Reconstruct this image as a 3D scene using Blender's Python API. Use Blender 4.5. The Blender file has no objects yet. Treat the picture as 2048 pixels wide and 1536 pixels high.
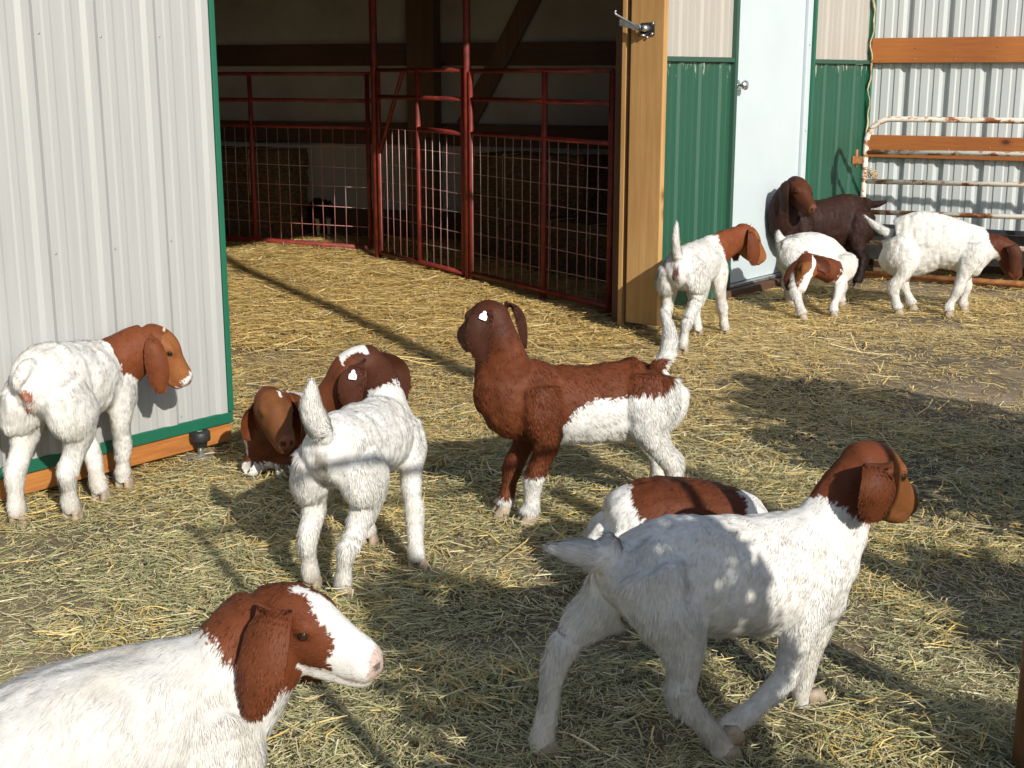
import bpy, bmesh, math, random, time
import numpy as np
from mathutils import Vector, Matrix

T0 = time.time()
rng = np.random.default_rng(7)
random.seed(7)
scn = bpy.context.scene
COL = scn.collection

# ---------------------------------------------------------------- camera
CAM_H = 1.36
FPX, YH = 2658.0, 150.0                      # focal length and horizon row, pixels of a 2048 x 1536 frame
PITCH = math.atan((768 - YH) / FPX)
cam = bpy.data.cameras.new('camera')
cam.sensor_width = 36.0
cam.lens = FPX / 2048 * 36.0
cam.clip_start, cam.clip_end = 0.05, 600
camo = bpy.data.objects.new('camera', cam)
COL.objects.link(camo)
camo.location = (0, 0, CAM_H)
camo.rotation_euler = (math.pi / 2 - PITCH, 0, 0)
scn.camera = camo

# ---------------------------------------------------------------- sky and sun
SUN_AZ, SUN_EL = 153.3, 28.0                 # where the sun stands, clockwise from +Y
world = bpy.data.worlds.new('World')
scn.world = world
world.use_nodes = True
wn = world.node_tree
bg = wn.nodes['Background']
sky = wn.nodes.new('ShaderNodeTexSky')
sky.sky_type = 'NISHITA'
sky.sun_disc = False
sky.sun_elevation = math.radians(SUN_EL)
sky.sun_rotation = math.radians(SUN_AZ)
wn.links.new(sky.outputs[0], bg.inputs['Color'])
bg.inputs['Strength'].default_value = 0.12
sun = bpy.data.lights.new('sun', 'SUN')
sun.energy = 4.9
sun.angle = math.radians(0.53)
sun.color = (1.0, 0.945, 0.86)
suno = bpy.data.objects.new('sun', sun)
COL.objects.link(suno)
ce = math.cos(math.radians(SUN_EL))
SUN_T = Vector((-math.sin(math.radians(SUN_AZ)) * ce, -math.cos(math.radians(SUN_AZ)) * ce, -math.sin(math.radians(SUN_EL))))
suno.rotation_euler = SUN_T.to_track_quat('-Z', 'Y').to_euler()
suno.location = (3, -5, 6)
scn.view_settings.view_transform = 'Standard'
scn.view_settings.look = 'None'
scn.view_settings.exposure = 0.25
scn.view_settings.gamma = 1.0
scn.cycles.max_bounces = 8
scn.cycles.diffuse_bounces = 4
scn.cycles.use_denoising = True

# ---------------------------------------------------------------- survey helpers (photo measurements -> metres)
_c, _s = math.cos(PITCH), math.sin(PITCH)
_C = np.array([0, 0, CAM_H])


def ray(x, y):
    return np.array([0, _c, -_s]) + np.array([1, 0, 0]) * (x - 1024) / FPX - np.array([0, _s, _c]) * (y - 768) / FPX


def gnd(x, y, z=0.0):
    d = ray(x, y)
    return _C + d * (z - CAM_H) / d[2]


def onplane(x, y, P, n):
    d = ray(x, y)
    return _C + d * (((np.asarray(P, float) - _C) @ n) / (d @ n))


def at(x, y, Y):
    d = ray(x, y)
    return _C + d * Y / d[1]


def azv(a):
    return np.array([math.sin(math.radians(a)), math.cos(math.radians(a)), 0.0])


TH = 39.0
BD = azv(TH)                                  # along the barn front
BN = np.array([BD[1], -BD[0], 0.0])           # out of the barn front


def B(u, w, z):
    return u * BD + w * BN + np.array([0, 0, z])


def uw(P):
    return P @ BD, P @ BN, P[2]


# ---------------------------------------------------------------- materials
def new_mat(name):
    m = bpy.data.materials.new(name)
    m.use_nodes = True
    nt = m.node_tree
    return m, nt, nt.nodes['Principled BSDF']


def node(nt, t, **kw):
    n = nt.nodes.new(t)
    for k, v in kw.items():
        if k.startswith('i_'):
            n.inputs[int(k[2:])].default_value = v
        else:
            setattr(n, k, v)
    return n


def ramp(nt, fac, stops):
    r = nt.nodes.new('ShaderNodeValToRGB')
    els = r.color_ramp.elements
    while len(els) < len(stops):
        els.new(0.5)
    for e, (p, c) in zip(els, stops):
        e.position = p
        e.color = (*c, 1) if len(c) == 3 else c
    nt.links.new(fac, r.inputs[0])
    return r.outputs[0]


def noise_fac(nt, scale, detail=4, rough=0.6, stretch=(1, 1, 1), coord='Object'):
    tc = nt.nodes.new('ShaderNodeTexCoord')
    mp = nt.nodes.new('ShaderNodeMapping')
    mp.inputs['Scale'].default_value = stretch
    nt.links.new(tc.outputs[coord], mp.inputs[0])
    n = nt.nodes.new('ShaderNodeTexNoise')
    n.inputs['Scale'].default_value = scale
    n.inputs['Detail'].default_value = detail
    n.inputs['Roughness'].default_value = rough
    nt.links.new(mp.outputs[0], n.inputs['Vector'])
    return n.outputs['Fac']


def mixc(nt, fac, a, b, mode='MIX'):
    m = nt.nodes.new('ShaderNodeMix')
    m.data_type = 'RGBA'
    m.blend_type = mode
    for s, v in ((m.inputs[0], fac), (m.inputs[6], a), (m.inputs[7], b)):
        if hasattr(v, 'links') or hasattr(v, 'is_linked'):
            nt.links.new(v, s)
        elif isinstance(v, (int, float)):
            s.default_value = v
        else:
            s.default_value = (*v, 1)
    return m.outputs[2]


def bump(nt, bs, fac, strength=0.3, dist=0.01):
    b = nt.nodes.new('ShaderNodeBump')
    b.inputs['Strength'].default_value = strength
    b.inputs['Distance'].default_value = dist
    nt.links.new(fac, b.inputs['Height'])
    nt.links.new(b.outputs[0], bs.inputs['Normal'])


def mat_noise(name, c1, c2, scale=8, rough=0.6, metal=0.0, stretch=(1, 1, 1), bstr=0.0, lo=0.35, hi=0.65, spec=0.5):
    m, nt, bs = new_mat(name)
    f = noise_fac(nt, scale, 5, 0.6, stretch)
    nt.links.new(ramp(nt, f, [(lo, c1), (hi, c2)]), bs.inputs['Base Color'])
    bs.inputs['Roughness'].default_value = rough
    bs.inputs['Metallic'].default_value = metal
    bs.inputs['Specular IOR Level'].default_value = spec
    if bstr:
        bump(nt, bs, f, bstr, 0.01)
    return m


def mat_wood(name, light, dark, zdir=True, rough=0.7):
    """Sawn softwood: long grain streaks and a few knots."""
    m, nt, bs = new_mat(name)
    st = (14, 14, 0.7) if zdir else (1.6, 1.6, 30)
    f = noise_fac(nt, 3.2, 6, 0.65, st)
    f2 = noise_fac(nt, 1.1, 3, 0.5, (1, 1, 0.6))
    base = ramp(nt, f, [(0.3, dark), (0.5, tuple(0.5 * (a + b) for a, b in zip(light, dark))), (0.68, light)])
    stain = ramp(nt, f2, [(0.35, (0.72, 0.62, 0.52)), (0.6, (1, 1, 1))])
    col = mixc(nt, 0.8, base, stain, 'MULTIPLY')
    tk = nt.nodes.new('ShaderNodeTexCoord')
    mk = nt.nodes.new('ShaderNodeMapping')
    mk.inputs['Scale'].default_value = (1, 1, 0.6) if zdir else (0.6, 0.6, 1)
    nt.links.new(tk.outputs['Object'], mk.inputs[0])
    vk = nt.nodes.new('ShaderNodeTexVoronoi')
    vk.inputs['Scale'].default_value = 4.5
    nt.links.new(mk.outputs[0], vk.inputs['Vector'])
    kn_ = ramp(nt, vk.outputs['Distance'], [(0.05, (0.25, 0.16, 0.10)), (0.09, (0.75, 0.66, 0.58)), (0.16, (1, 1, 1))])
    col = mixc(nt, 1.0, col, kn_, 'MULTIPLY')
    nt.links.new(col, bs.inputs['Base Color'])
    bs.inputs['Roughness'].default_value = rough
    bump(nt, bs, f, 0.15, 0.004)
    return m


def mat_steel(name, col, dirt, dirt_low, rough=0.42):
    """Painted sheet steel with faint vertical weathering streaks."""
    m, nt, bs = new_mat(name)
    f = noise_fac(nt, 6, 5, 0.7, (6, 6, 0.35))
    c = ramp(nt, f, [(0.38, tuple(0.94 * a for a in col)), (0.6, col)])
    g = noise_fac(nt, 3.0, 8, 0.75, (1.2, 1.2, 0.8))
    fm = ramp(nt, g, [(dirt_low, (0, 0, 0)), (dirt_low + 0.1, (1, 1, 1))])
    nt.links.new(mixc(nt, fm, c, dirt), bs.inputs['Base Color'])
    bs.inputs['Roughness'].default_value = rough
    return m


M = {}
M['ivory'] = mat_steel('ivory_steel', (0.345, 0.35, 0.338), (0.31, 0.305, 0.285), 0.70)
M['cream'] = mat_steel('cream_steel', (0.355, 0.335, 0.295), (0.27, 0.24, 0.19), 0.66)
M['green'] = mat_steel('green_steel', (0.0125, 0.072, 0.042), (0.13, 0.20, 0.15), 0.64, 0.5)
# paint chipped off in drips under the trim and in odd scratches
nt = M['green'].node_tree
bs = nt.nodes['Principled BSDF']
src = bs.inputs['Base Color'].links[0].from_socket
tc = nt.nodes.new('ShaderNodeTexCoord')
sp = nt.nodes.new('ShaderNodeSeparateXYZ')
nt.links.new(tc.outputs['Object'], sp.inputs[0])
mr = nt.nodes.new('ShaderNodeMapRange')
mr.inputs['From Min'].default_value, mr.inputs['From Max'].default_value = 1.12, 1.43
mr.inputs['To Min'].default_value, mr.inputs['To Max'].default_value = -0.10, 0.13
nt.links.new(sp.outputs['Z'], mr.inputs['Value'])
ad = nt.nodes.new('ShaderNodeMath')
nt.links.new(noise_fac(nt, 5.5, 7, 0.75, (4, 4, 1.0)), ad.inputs[0])
nt.links.new(mr.outputs[0], ad.inputs[1])
chip = ramp(nt, ad.outputs[0], [(0.665, (0, 0, 0)), (0.70, (0.8, 0.8, 0.8))])
nt.links.new(mixc(nt, chip, src, (0.36, 0.37, 0.30)), bs.inputs['Base Color'])
M['greentrim'] = mat_steel('green_trim', (0.010, 0.105, 0.060), (0.06, 0.15, 0.10), 0.75, 0.4)
M['darktrim'] = mat_steel('dark_green_trim', (0.025, 0.075, 0.05), (0.15, 0.16, 0.1), 0.66, 0.55)
M['baysteel'] = mat_steel('white_steel', (0.43, 0.46, 0.455), (0.36, 0.36, 0.33), 0.75)
M['door'] = mat_noise('white_door_paint', (0.44, 0.505, 0.53), (0.465, 0.53, 0.555), 3, 0.35)
M['pine'] = mat_wood('pale_pine', (0.50, 0.31, 0.118), (0.39, 0.22, 0.078))
M['pine_h'] = mat_wood('orange_pine', (0.46, 0.19, 0.04), (0.27, 0.095, 0.02), False)
M['treated'] = mat_wood('brown_stained_board', (0.36, 0.125, 0.022), (0.27, 0.085, 0.015), False)
M['oldwood'] = mat_wood('old_dark_timber', (0.16, 0.09, 0.05), (0.09, 0.05, 0.03))
M['oldwood_h'] = mat_wood('old_dark_girt', (0.12, 0.065, 0.04), (0.07, 0.035, 0.022), False)
M['liner'] = mat_noise('dusty_white_liner', (0.28, 0.26, 0.235), (0.40, 0.38, 0.35), 1.5, 0.7)
M['redpaint'] = mat_noise('red_gate_paint', (0.095, 0.010, 0.008), (0.22, 0.023, 0.013), 12, 0.6)
M['wire'] = mat_noise('galvanised_wire', (0.40, 0.33, 0.31), (0.42, 0.14, 0.12), 2.0, 0.45, 0.3)
M['zinc'] = mat_noise('worn_zinc', (0.36, 0.38, 0.38), (0.55, 0.57, 0.56), 30, 0.35, 0.8)
M['screw'] = mat_noise('screw_head', (0.25, 0.25, 0.24), (0.4, 0.4, 0.38), 30, 0.4, 0.6)
M['black'] = mat_noise('black_rubber', (0.012, 0.012, 0.013), (0.03, 0.03, 0.03), 14, 0.5)
M['foam'] = mat_noise('yellowed_spray_foam', (0.30, 0.20, 0.09), (0.55, 0.45, 0.28), 18, 0.9, bstr=0.6)
M['chrome'] = mat_noise('polished_knob', (0.7, 0.7, 0.68), (0.8, 0.8, 0.78), 5, 0.18, 1.0)
M['tagwhite'] = mat_noise('white_tag_plastic', (0.82, 0.82, 0.8), (0.86, 0.86, 0.84), 5, 0.4)
M['ink'] = mat_noise('black_print', (0.02, 0.02, 0.02), (0.03, 0.03, 0.03), 5, 0.6)
M['hoof'] = mat_noise('horn_hoof', (0.20, 0.155, 0.11), (0.36, 0.29, 0.21), 40, 0.55)
M['hornbud'] = mat_noise('pale_horn', (0.34, 0.27, 0.19), (0.46, 0.38, 0.28), 40, 0.5)
M['eye'] = mat_noise('dark_amber_eye', (0.010, 0.006, 0.004), (0.03, 0.014, 0.006), 60, 0.05)

# rusty white gate paint
m, nt, bs = new_mat('chipped_white_gate_paint')
f = noise_fac(nt, 7, 8, 0.72, (1, 1, 2.2))
nt.links.new(ramp(nt, f, [(0.40, (0.17, 0.055, 0.018)), (0.46, (0.33, 0.14, 0.05)), (0.50, (0.62, 0.56, 0.47)), (0.7, (0.72, 0.68, 0.60))]), bs.inputs['Base Color'])
bs.inputs['Roughness'].default_value = 0.6
bump(nt, bs, f, 0.3, 0.003)
M['rustywhite'] = m
M['rust'] = mat_noise('orange_rust', (0.22, 0.07, 0.02), (0.45, 0.20, 0.07), 16, 0.8)

# coat: colour comes from the animal's own markings, stored per vertex
m, nt, bs = new_mat('goat_coat')
va = nt.nodes.new('ShaderNodeVertexColor')
va.layer_name = 'coat'
nf = noise_fac(nt, 38, 3, 0.6)
v = ramp(nt, nf, [(0.3, (0.86, 0.86, 0.86)), (0.7, (1.0, 1.0, 1.0))])
nt.links.new(mixc(nt, 1.0, va.outputs[0], v, 'MULTIPLY'), bs.inputs['Base Color'])
bs.inputs['Roughness'].default_value = 0.6
bs.inputs['Specular IOR Level'].default_value = 0.16
bump(nt, bs, noise_fac(nt, 260, 3, 0.7, (1, 1, .35)), 0.25, 0.003)
M['coat'] = m

m, nt, bs = new_mat('hay_stems')
va = nt.nodes.new('ShaderNodeVertexColor')
va.layer_name = 'coat'
nt.links.new(va.outputs[0], bs.inputs['Base Color'])
bs.inputs['Roughness'].default_value = 0.55
bs.inputs['Specular IOR Level'].default_value = 0.35
M['straw'] = m

# trodden earth under hay litter
m, nt, bs = new_mat('trodden_earth')
f1 = noise_fac(nt, 1.3, 6, 0.65, (1, 1, 1), 'Generated') if False else noise_fac(nt, 1.3, 6, 0.65)
f2 = noise_fac(nt, 90, 4, 0.7)
c1 = ramp(nt, f1, [(0.38, (0.11, 0.085, 0.05)), (0.55, (0.25, 0.19, 0.115)), (0.70, (0.40, 0.315, 0.21))])
c2 = ramp(nt, f2, [(0.35, (0.5, 0.5, 0.45)), (0.62, (1.0, 1.0, 1.0))])
nt.links.new(mixc(nt, 1.0, c1, c2, 'MULTIPLY'), bs.inputs['Base Color'])
bs.inputs['Roughness'].default_value = 0.95
bump(nt, bs, f2, 0.6, 0.01)
M['earth'] = m

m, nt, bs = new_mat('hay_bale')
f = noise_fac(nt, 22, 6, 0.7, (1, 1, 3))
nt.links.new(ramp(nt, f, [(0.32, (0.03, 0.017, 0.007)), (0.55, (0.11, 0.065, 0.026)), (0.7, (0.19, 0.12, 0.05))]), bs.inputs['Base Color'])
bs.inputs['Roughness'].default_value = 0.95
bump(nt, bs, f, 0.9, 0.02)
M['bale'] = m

M['leaf'] = mat_noise('evergreen_leaf', (0.03, 0.055, 0.02), (0.06, 0.10, 0.035), 3, 0.6)
M['bark'] = mat_noise('bark', (0.05, 0.035, 0.025), (0.12, 0.09, 0.06), 20, 0.9)

m, nt, bs = new_mat('brown_gate_paint_with_green_chips')
f = noise_fac(nt, 9, 4, 0.6)
nt.links.new(ramp(nt, f, [(0.36, (0.02, 0.13, 0.06)), (0.40, (0.16, 0.07, 0.03)), (0.6, (0.24, 0.115, 0.05))]), bs.inputs['Base Color'])
bs.inputs['Roughness'].default_value = 0.6
M['brownpost'] = m


# ---------------------------------------------------------------- object helpers
def empty(name, loc, rz=0.0, label=None, cat=None, group=None):
    o = bpy.data.objects.new(name, None)
    COL.objects.link(o)
    o.empty_display_size = 0.1
    o.location = loc
    o.rotation_euler = (0, 0, rz)
    tag(o, label, cat, group)
    return o


def tag(o, label=None, cat=None, group=None, kind=None):
    if label:
        o['label'] = label
    if cat:
        o['category'] = cat
    if group:
        o['group'] = group
    if kind:
        o['kind'] = kind
    return o


def root_of(p):
    while p.parent:
        p = p.parent
    return p


def link(name, me, parent=None):
    o = bpy.data.objects.new(name, me)
    COL.objects.link(o)
    if parent:
        o.parent = parent
    return o


def mesh(name, verts, faces, mat, parent=None, smooth=False, world=True):
    """One mesh object. World-space verts are shifted to the parent's origin (parents here carry no rotation unless world=False)."""
    v = np.asarray(verts, float)
    if parent is not None and world:
        off = np.zeros(3)
        p = parent
        while p:
            off += np.array(p.location)
            p = p.parent
        v = v - off
    me = bpy.data.meshes.new(name)
    me.from_pydata(v.tolist(), [], faces if isinstance(faces, list) else np.asarray(faces).tolist())
    me.materials.append(mat)
    if smooth:
        me.polygons.foreach_set('use_smooth', [True] * len(me.polygons))
    me.update()
    return link(name, me, parent)


BOXF = [(0, 3, 2, 1), (4, 5, 6, 7), (0, 1, 5, 4), (1, 2, 6, 5), (2, 3, 7, 6), (3, 0, 4, 7)]


def box8(P):
    return P, BOXF


def boxB(u0, u1, w0, w1, z0, z1):
    """Box in barn coordinates."""
    return [B(u0, w0, z0), B(u1, w0, z0), B(u1, w1, z0), B(u0, w1, z0), B(u0, w0, z1), B(u1, w0, z1), B(u1, w1, z1), B(u0, w1, z1)]


def board(name, corners, mat, parent=None, bev=0.004, world=True):
    o = mesh(name, corners, BOXF, mat, parent, world=world)
    bm = bmesh.new()
    bm.from_mesh(o.data)
    bmesh.ops.recalc_face_normals(bm, faces=bm.faces)
    if bev:
        bmesh.ops.bevel(bm, geom=list(bm.edges), offset=bev, segments=2, affect='EDGES', profile=0.6)
    bm.to_mesh(o.data)
    bm.free()
    return o


def board_line(name, P0, P1, up_h, thick_dir, thick, mat, parent=None, bev=0.004):
    """A board whose face runs from P0 to P1 (bottom edge), rises by vector up_h and has a thickness along thick_dir."""
    P0, P1 = np.asarray(P0, float), np.asarray(P1, float)
    h = np.asarray(up_h, float)
    t = np.asarray(thick_dir, float) * thick
    return board(name, [P0, P1, P1 + t, P0 + t, P0 + h, P1 + h, P1 + t + h, P0 + t + h], mat, parent, bev)


def tube_geo(path, r, n=10, closed=False):
    path = np.asarray(path, float)
    V, F = [], []
    N = len(path)
    rr = np.full(N, r) if np.isscalar(r) else np.asarray(r, float)
    prev = None
    for i in range(N):
        t = path[min(i + 1, N - 1)] - path[max(i - 1, 0)]
        t /= np.linalg.norm(t) + 1e-12
        a = prev if prev is not None else (np.array([0, 0, 1.0]) if abs(t[2]) < 0.9 else np.array([1.0, 0, 0]))
        a = a - t * (a @ t)
        a /= np.linalg.norm(a)
        prev = a
        b = np.cross(t, a)
        for k in range(n):
            q = 2 * math.pi * k / n
            V.append(path[i] + rr[i] * (math.cos(q) * a + math.sin(q) * b))
    for i in range(N - 1):
        for k in range(n):
            k2 = (k + 1) % n
            F.append((i * n + k, i * n + k2, (i + 1) * n + k2, (i + 1) * n + k))
    F.append(tuple(range(n - 1, -1, -1)))
    F.append(tuple((N - 1) * n + k for k in range(n)))
    return V, F


def tube(name, path, r, mat, parent=None, n=10, world=True):
    V, F = tube_geo(path, r, n)
    return mesh(name, V, F, mat, parent, True, world)


def join(parts):
    V, F = [], []
    for v, f in parts:
        o = len(V)
        V += [np.asarray(x) for x in v]
        F += [tuple(i + o for i in q) for q in f]
    return V, F


def smoothstep(x):
    x = np.clip(x, 0, 1)
    return x * x * (3 - 2 * x)


_perm = np.random.default_rng(3).random((32, 32, 32))


def vnoise(P, scale):
    """Value noise in [0,1] on an (N,3) array."""
    Q = np.asarray(P) * scale + 100.0
    i = np.floor(Q).astype(int)
    f = smoothstep(Q - i)
    out = 0
    for dx in (0, 1):
        for dy in (0, 1):
            for dz in (0, 1):
                w = (f[:, 0] if dx else 1 - f[:, 0]) * (f[:, 1] if dy else 1 - f[:, 1]) * (f[:, 2] if dz else 1 - f[:, 2])
                out = out + w * _perm[(i[:, 0] + dx) % 32, (i[:, 1] + dy) % 32, (i[:, 2] + dz) % 32]
    return out


def rib_profile(u0, u1, phase, depth=0.019, minor=0.004, pitch=0.2286, flip=1.0):
    """Polyline (u, height) of a ribbed steel sheet between u0 and u1; big ribs at phase + k*pitch."""
    pts = []
    k0 = math.floor((u0 - phase) / pitch) - 1
    k1 = math.ceil((u1 - phase) / pitch) + 1
    for k in range(k0, k1 + 1):
        c = phase + k * pitch
        pts += [(c - 0.031, 0), (c - 0.014, depth), (c + 0.014, depth), (c + 0.031, 0)]
        for q in (1 / 3, 2 / 3):
            m_ = c + pitch * q
            pts += [(m_ - 0.018, 0), (m_ - 0.010, minor), (m_ + 0.010, minor), (m_ + 0.018, 0)]
    pts = sorted(pts)
    us = np.array([p[0] for p in pts])
    hs = np.array([p[1] for p in pts]) * flip
    keep = (us > u0 + 1e-4) & (us < u1 - 1e-4)
    U = np.concatenate([[u0], us[keep], [u1]])
    Hh = np.concatenate([[np.interp(u0, us, hs)], hs[keep], [np.interp(u1, us, hs)]])
    return U, Hh


def ribbed_sheet(name, fn, u0, u1, z0, z1, phase, mat, parent, depth=0.019, flip=1.0, minor=0.004):
    """fn(u, h, z) -> world point. Sheet steel 1 mm thick, ribs as real folds."""
    U, Hh = rib_profile(u0, u1, phase, depth, minor, flip=flip)
    V, F = [], []
    n = len(U)
    for off in (0.0, -0.0012):
        for z in (z0, z1):
            for u, h in zip(U, Hh):
                V.append(fn(u, h + off, z))
    for i in range(n - 1):
        F.append((i, i + 1, n + i + 1, n + i))
        F.append((2 * n + i, 3 * n + i, 3 * n + i + 1, 2 * n + i + 1))
        F.append((i, 2 * n + i, 2 * n + i + 1, i + 1))
        F.append((n + i, n + i + 1, 3 * n + i + 1, 3 * n + i))
    return mesh(name, V, F, mat, parent)


def dome(name, P, nrm, r, mat, parent, h=0.6):
    """Small screw head."""
    nrm = np.asarray(nrm, float)
    a = np.cross(nrm, [0, 0, 1.0])
    if np.linalg.norm(a) < 1e-3:
        a = np.array([1.0, 0, 0])
    a /= np.linalg.norm(a)
    b = np.cross(nrm, a)
    V, F = [], []
    for q, hh in ((1.0, 0.0), (0.95, 0.35), (0.6, 0.8)):
        for k in range(8):
            t = 2 * math.pi * k / 8
            V.append(np.asarray(P) + r * q * (math.cos(t) * a + math.sin(t) * b) + nrm * r * h * hh)
    V.append(np.asarray(P) + nrm * r * h)
    for i in range(2):
        for k in range(8):
            F.append((i * 8 + k, i * 8 + (k + 1) % 8, i * 8 + 8 + (k + 1) % 8, i * 8 + 8 + k))
    for k in range(8):
        F.append((16 + k, 16 + (k + 1) % 8, 24))
    return mesh(name, V, F, mat, parent, True)


# ================================================================ GROUND AND BARN
n_g = 90
ground = mesh('ground', [(-150, -150, 0), (150, -150, 0), (150, 150, 0), (-150, 150, 0)], [(0, 1, 2, 3)], M['earth'])
tag(ground, kind='structure')

WP = -4.131                                   # barn front wall plane
barn = empty('barn', tuple(B(6.0, WP, 0)), 0, 'pole barn with cream and green ribbed steel walls, white entry door and wide open doorway', 'barn')


def fwall(u, h, z):
    return B(u, WP + h, z)


UJ = 6.09                                      # right side of the doorway
# --- front wall right of the doorway
ribbed_sheet('wainscot_panel', fwall, UJ + 0.02, 7.19, 0.02, 1.432, 6.62, M['green'], barn, 0.012, 1.0, 0.0025)
ribbed_sheet('wall_panel', fwall, UJ + 0.02, 7.19, 1.462, 3.0, 6.62, M['cream'], barn, 0.012, 1.0, 0.0025)
ribbed_sheet('wainscot_panel', fwall, 8.235, 9.09, 0.02, 1.432, 8.45, M['green'], barn, 0.012, 1.0, 0.0025)
ribbed_sheet('wall_panel', fwall, 8.235, 9.09, 1.462, 3.0, 8.45, M['cream'], barn, 0.012, 1.0, 0.0025)
for a, b in ((UJ + 0.02, 7.187), (8.237, 9.086)):
    board('wainscot_trim', boxB(a, b, WP - 0.004, WP + 0.026, 1.434, 1.460), M['darktrim'], barn, 0.003)
board('door_casing', boxB(7.19, 7.222, WP - 0.02, WP + 0.03, 0.08, 2.24), M['darktrim'], barn, 0.003)
board('door_casing', boxB(8.205, 8.233, WP - 0.02, WP + 0.03, 0.0, 2.24), M['greentrim'], barn, 0.003)
board('door_casing', boxB(7.19, 8.233, WP - 0.02, WP + 0.028, 2.242, 2.29), M['greentrim'], barn, 0.003)
board('door_jamb', boxB(8.137, 8.203, WP - 0.05, WP + 0.012, 0.075, 2.235), M['door'], barn, 0.004)
for z in (0.42, 1.0, 1.55):
    dome('screw', B(8.17, WP + 0.012, z), BN, 0.007, M['screw'], barn)
door = board('entry_door', boxB(7.224, 8.133, WP - 0.055, WP - 0.008, 0.085, 2.235), M['door'], barn, 0.004)
V, F = [], []
prof = [(0.0, 0.032), (0.008, 0.032), (0.012, 0.012), (0.035, 0.011), (0.042, 0.024), (0.055, 0.031), (0.068, 0.027), (0.073, 0.0)]
kc = B(7.275, WP - 0.008, 1.30)
for (h, r) in prof:
    for k in range(16):
        t = 2 * math.pi * k / 16
        V.append(kc + BN * h + r * (math.cos(t) * BD + math.sin(t) * np.array([0, 0, 1])))
for i in range(len(prof) - 1):
    for k in range(16):
        F.append((i * 16 + k, i * 16 + (k + 1) % 16, i * 16 + 16 + (k + 1) % 16, i * 16 + 16 + k))
kn = mesh('door_knob', V, F, M['chrome'], barn, True)
kn.parent = door
board('threshold', boxB(7.10, 8.26, WP - 0.05, WP + 0.075, 0.0, 0.062), M['oldwood_h'], barn, 0.006)
board('threshold_plate', boxB(7.224, 8.133, WP - 0.05, WP + 0.03, 0.064, 0.082), M['zinc'], barn, 0.003)
board('corner_trim', boxB(9.088, 9.118, WP - 0.03, WP + 0.035, 0.0, 3.0), M['greentrim'], barn, 0.003)
for z in (0.35, 0.8, 1.48):
    for k in range(5):
        u = 6.16 + 0.2286 * k
        if u < 7.15:
            dome('screw', B(u, WP + 0.002, z + (0.06 if z > 1.4 else 0)), BN, 0.006, M['screw'], barn)
# --- doorway jamb: wide board on the reveal, narrow inner strip, outer edge
board('jamb_board', boxB(5.900, 5.938, -3.988, -3.785, 0.055, 3.0), M['pine'], barn, 0.005)
board('jamb_inner_strip', boxB(5.912, 5.950, -4.050, -4.022, 0.0, 3.0), M['pine'], barn, 0.004)
board('jamb_post', boxB(5.940, 5.985, -4.045, -3.90, 0.0, 3.0), M['oldwood'], barn, 0.005)
board('jamb_filler', boxB(5.987, 6.10, -4.14, -4.06, 0.0, 3.0), M['oldwood'], barn, 0.005)
# latch on the jamb board
lt = empty('gate_latch', (0, 0, 0))
lt.parent = barn
lt.location = tuple(B(5.90, -3.88, 1.62) - np.array(barn.location))
uL = 5.899


def LP(px, py, out=0.0):                        # point on the reveal face, raised towards the doorway
    return onplane(px, py, B(uL, -3.9, 0), -BD) - BD * out


a0, a1, a2, a3 = (LP(1283, 46), LP(1310, 44), LP(1309, 71), LP(1282, 70))
board('latch_plate', [a0, a1, a2, a3, a0 - BD * 0.006, a1 - BD * 0.006, a2 - BD * 0.006, a3 - BD * 0.006], M['black'], lt, 0.001)
tube('latch_lever', [LP(1243, 22, 0.05), LP(1240, 26, 0.05), LP(1243, 30, 0.045), LP(1262, 42, 0.035), LP(1280, 53, 0.03), LP(1296, 58, 0.02)], 0.0055, M['zinc'], lt, 8)
b0, b1, b2, b3 = (LP(1248, 38, .028), LP(1286, 50, .018), LP(1290, 63, .018), LP(1247, 52, .028))
board('latch_arm', [b0, b1, b2, b3] + [p - BD * 0.014 for p in (b0, b1, b2, b3)], M['zinc'], lt, 0.003)
tube('latch_pivot', [LP(1296, 57, 0.0), LP(1296, 57, 0.045)], 0.016, M['zinc'], lt, 12)
tube('latch_keeper', [LP(1283, 69, 0.0), LP(1283, 69, 0.02), LP(1291, 71, 0.02), LP(1291, 71, 0.0)], 0.006, M['zinc'], lt, 8)
for q in ((1307, 47), (1295, 75), (1305, 68)):
    dome('latch_bolt', LP(*q, 0.006), -BD, 0.008, M['zinc'], lt)
# --- header and left part of the front wall behind the sliding door
board('header_board', boxB(3.12, 5.98, -4.20, -4.06, 2.55, 2.83), M['oldwood_h'], barn, 0.005)
ribbed_sheet('wall_panel', fwall, 3.0, UJ + 0.01, 2.835, 3.0, 6.62, M['cream'], barn)
ribbed_sheet('wall_panel', fwall, -1.0, 3.10, 0.02, 3.0, 2.4, M['cream'], barn)
board('jamb_post', boxB(3.10, 3.24, -4.27, -4.14, 0.0, 3.0), M['oldwood'], barn, 0.005)
# liner inside the front wall
for a, b in ((-1.0, 3.10), (6.75, 9.09)):
    board('inner_liner', boxB(a, b, WP - 0.26, WP - 0.25, 0.0, 3.0), M['liner'], barn, 0)
# --- bay wall: inner face of the lean-to, running right from the corner
KC = B(9.10, WP, 0)
E2 = azv(118.0)
N2 = np.array([E2[1], -E2[0], 0.0])            # towards the camera
if N2[1] > 0:
    N2 = -N2


def P2(a, b, z):
    return KC + E2 * a + N2 * b + np.array([0, 0, z])


def bay(u, h, z):
    return P2(u, -0.02 + h, z)


U0 = 0.02
Vb = ribbed_sheet('wall_panel', bay, U0, 4.2, 0.03, 3.0, 0.271 * 0.93, M['baysteel'], barn, 0.028, -1.0, 0.0055) if False else None


def rib271(u):
    return u * 0.2286 / 0.271


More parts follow.
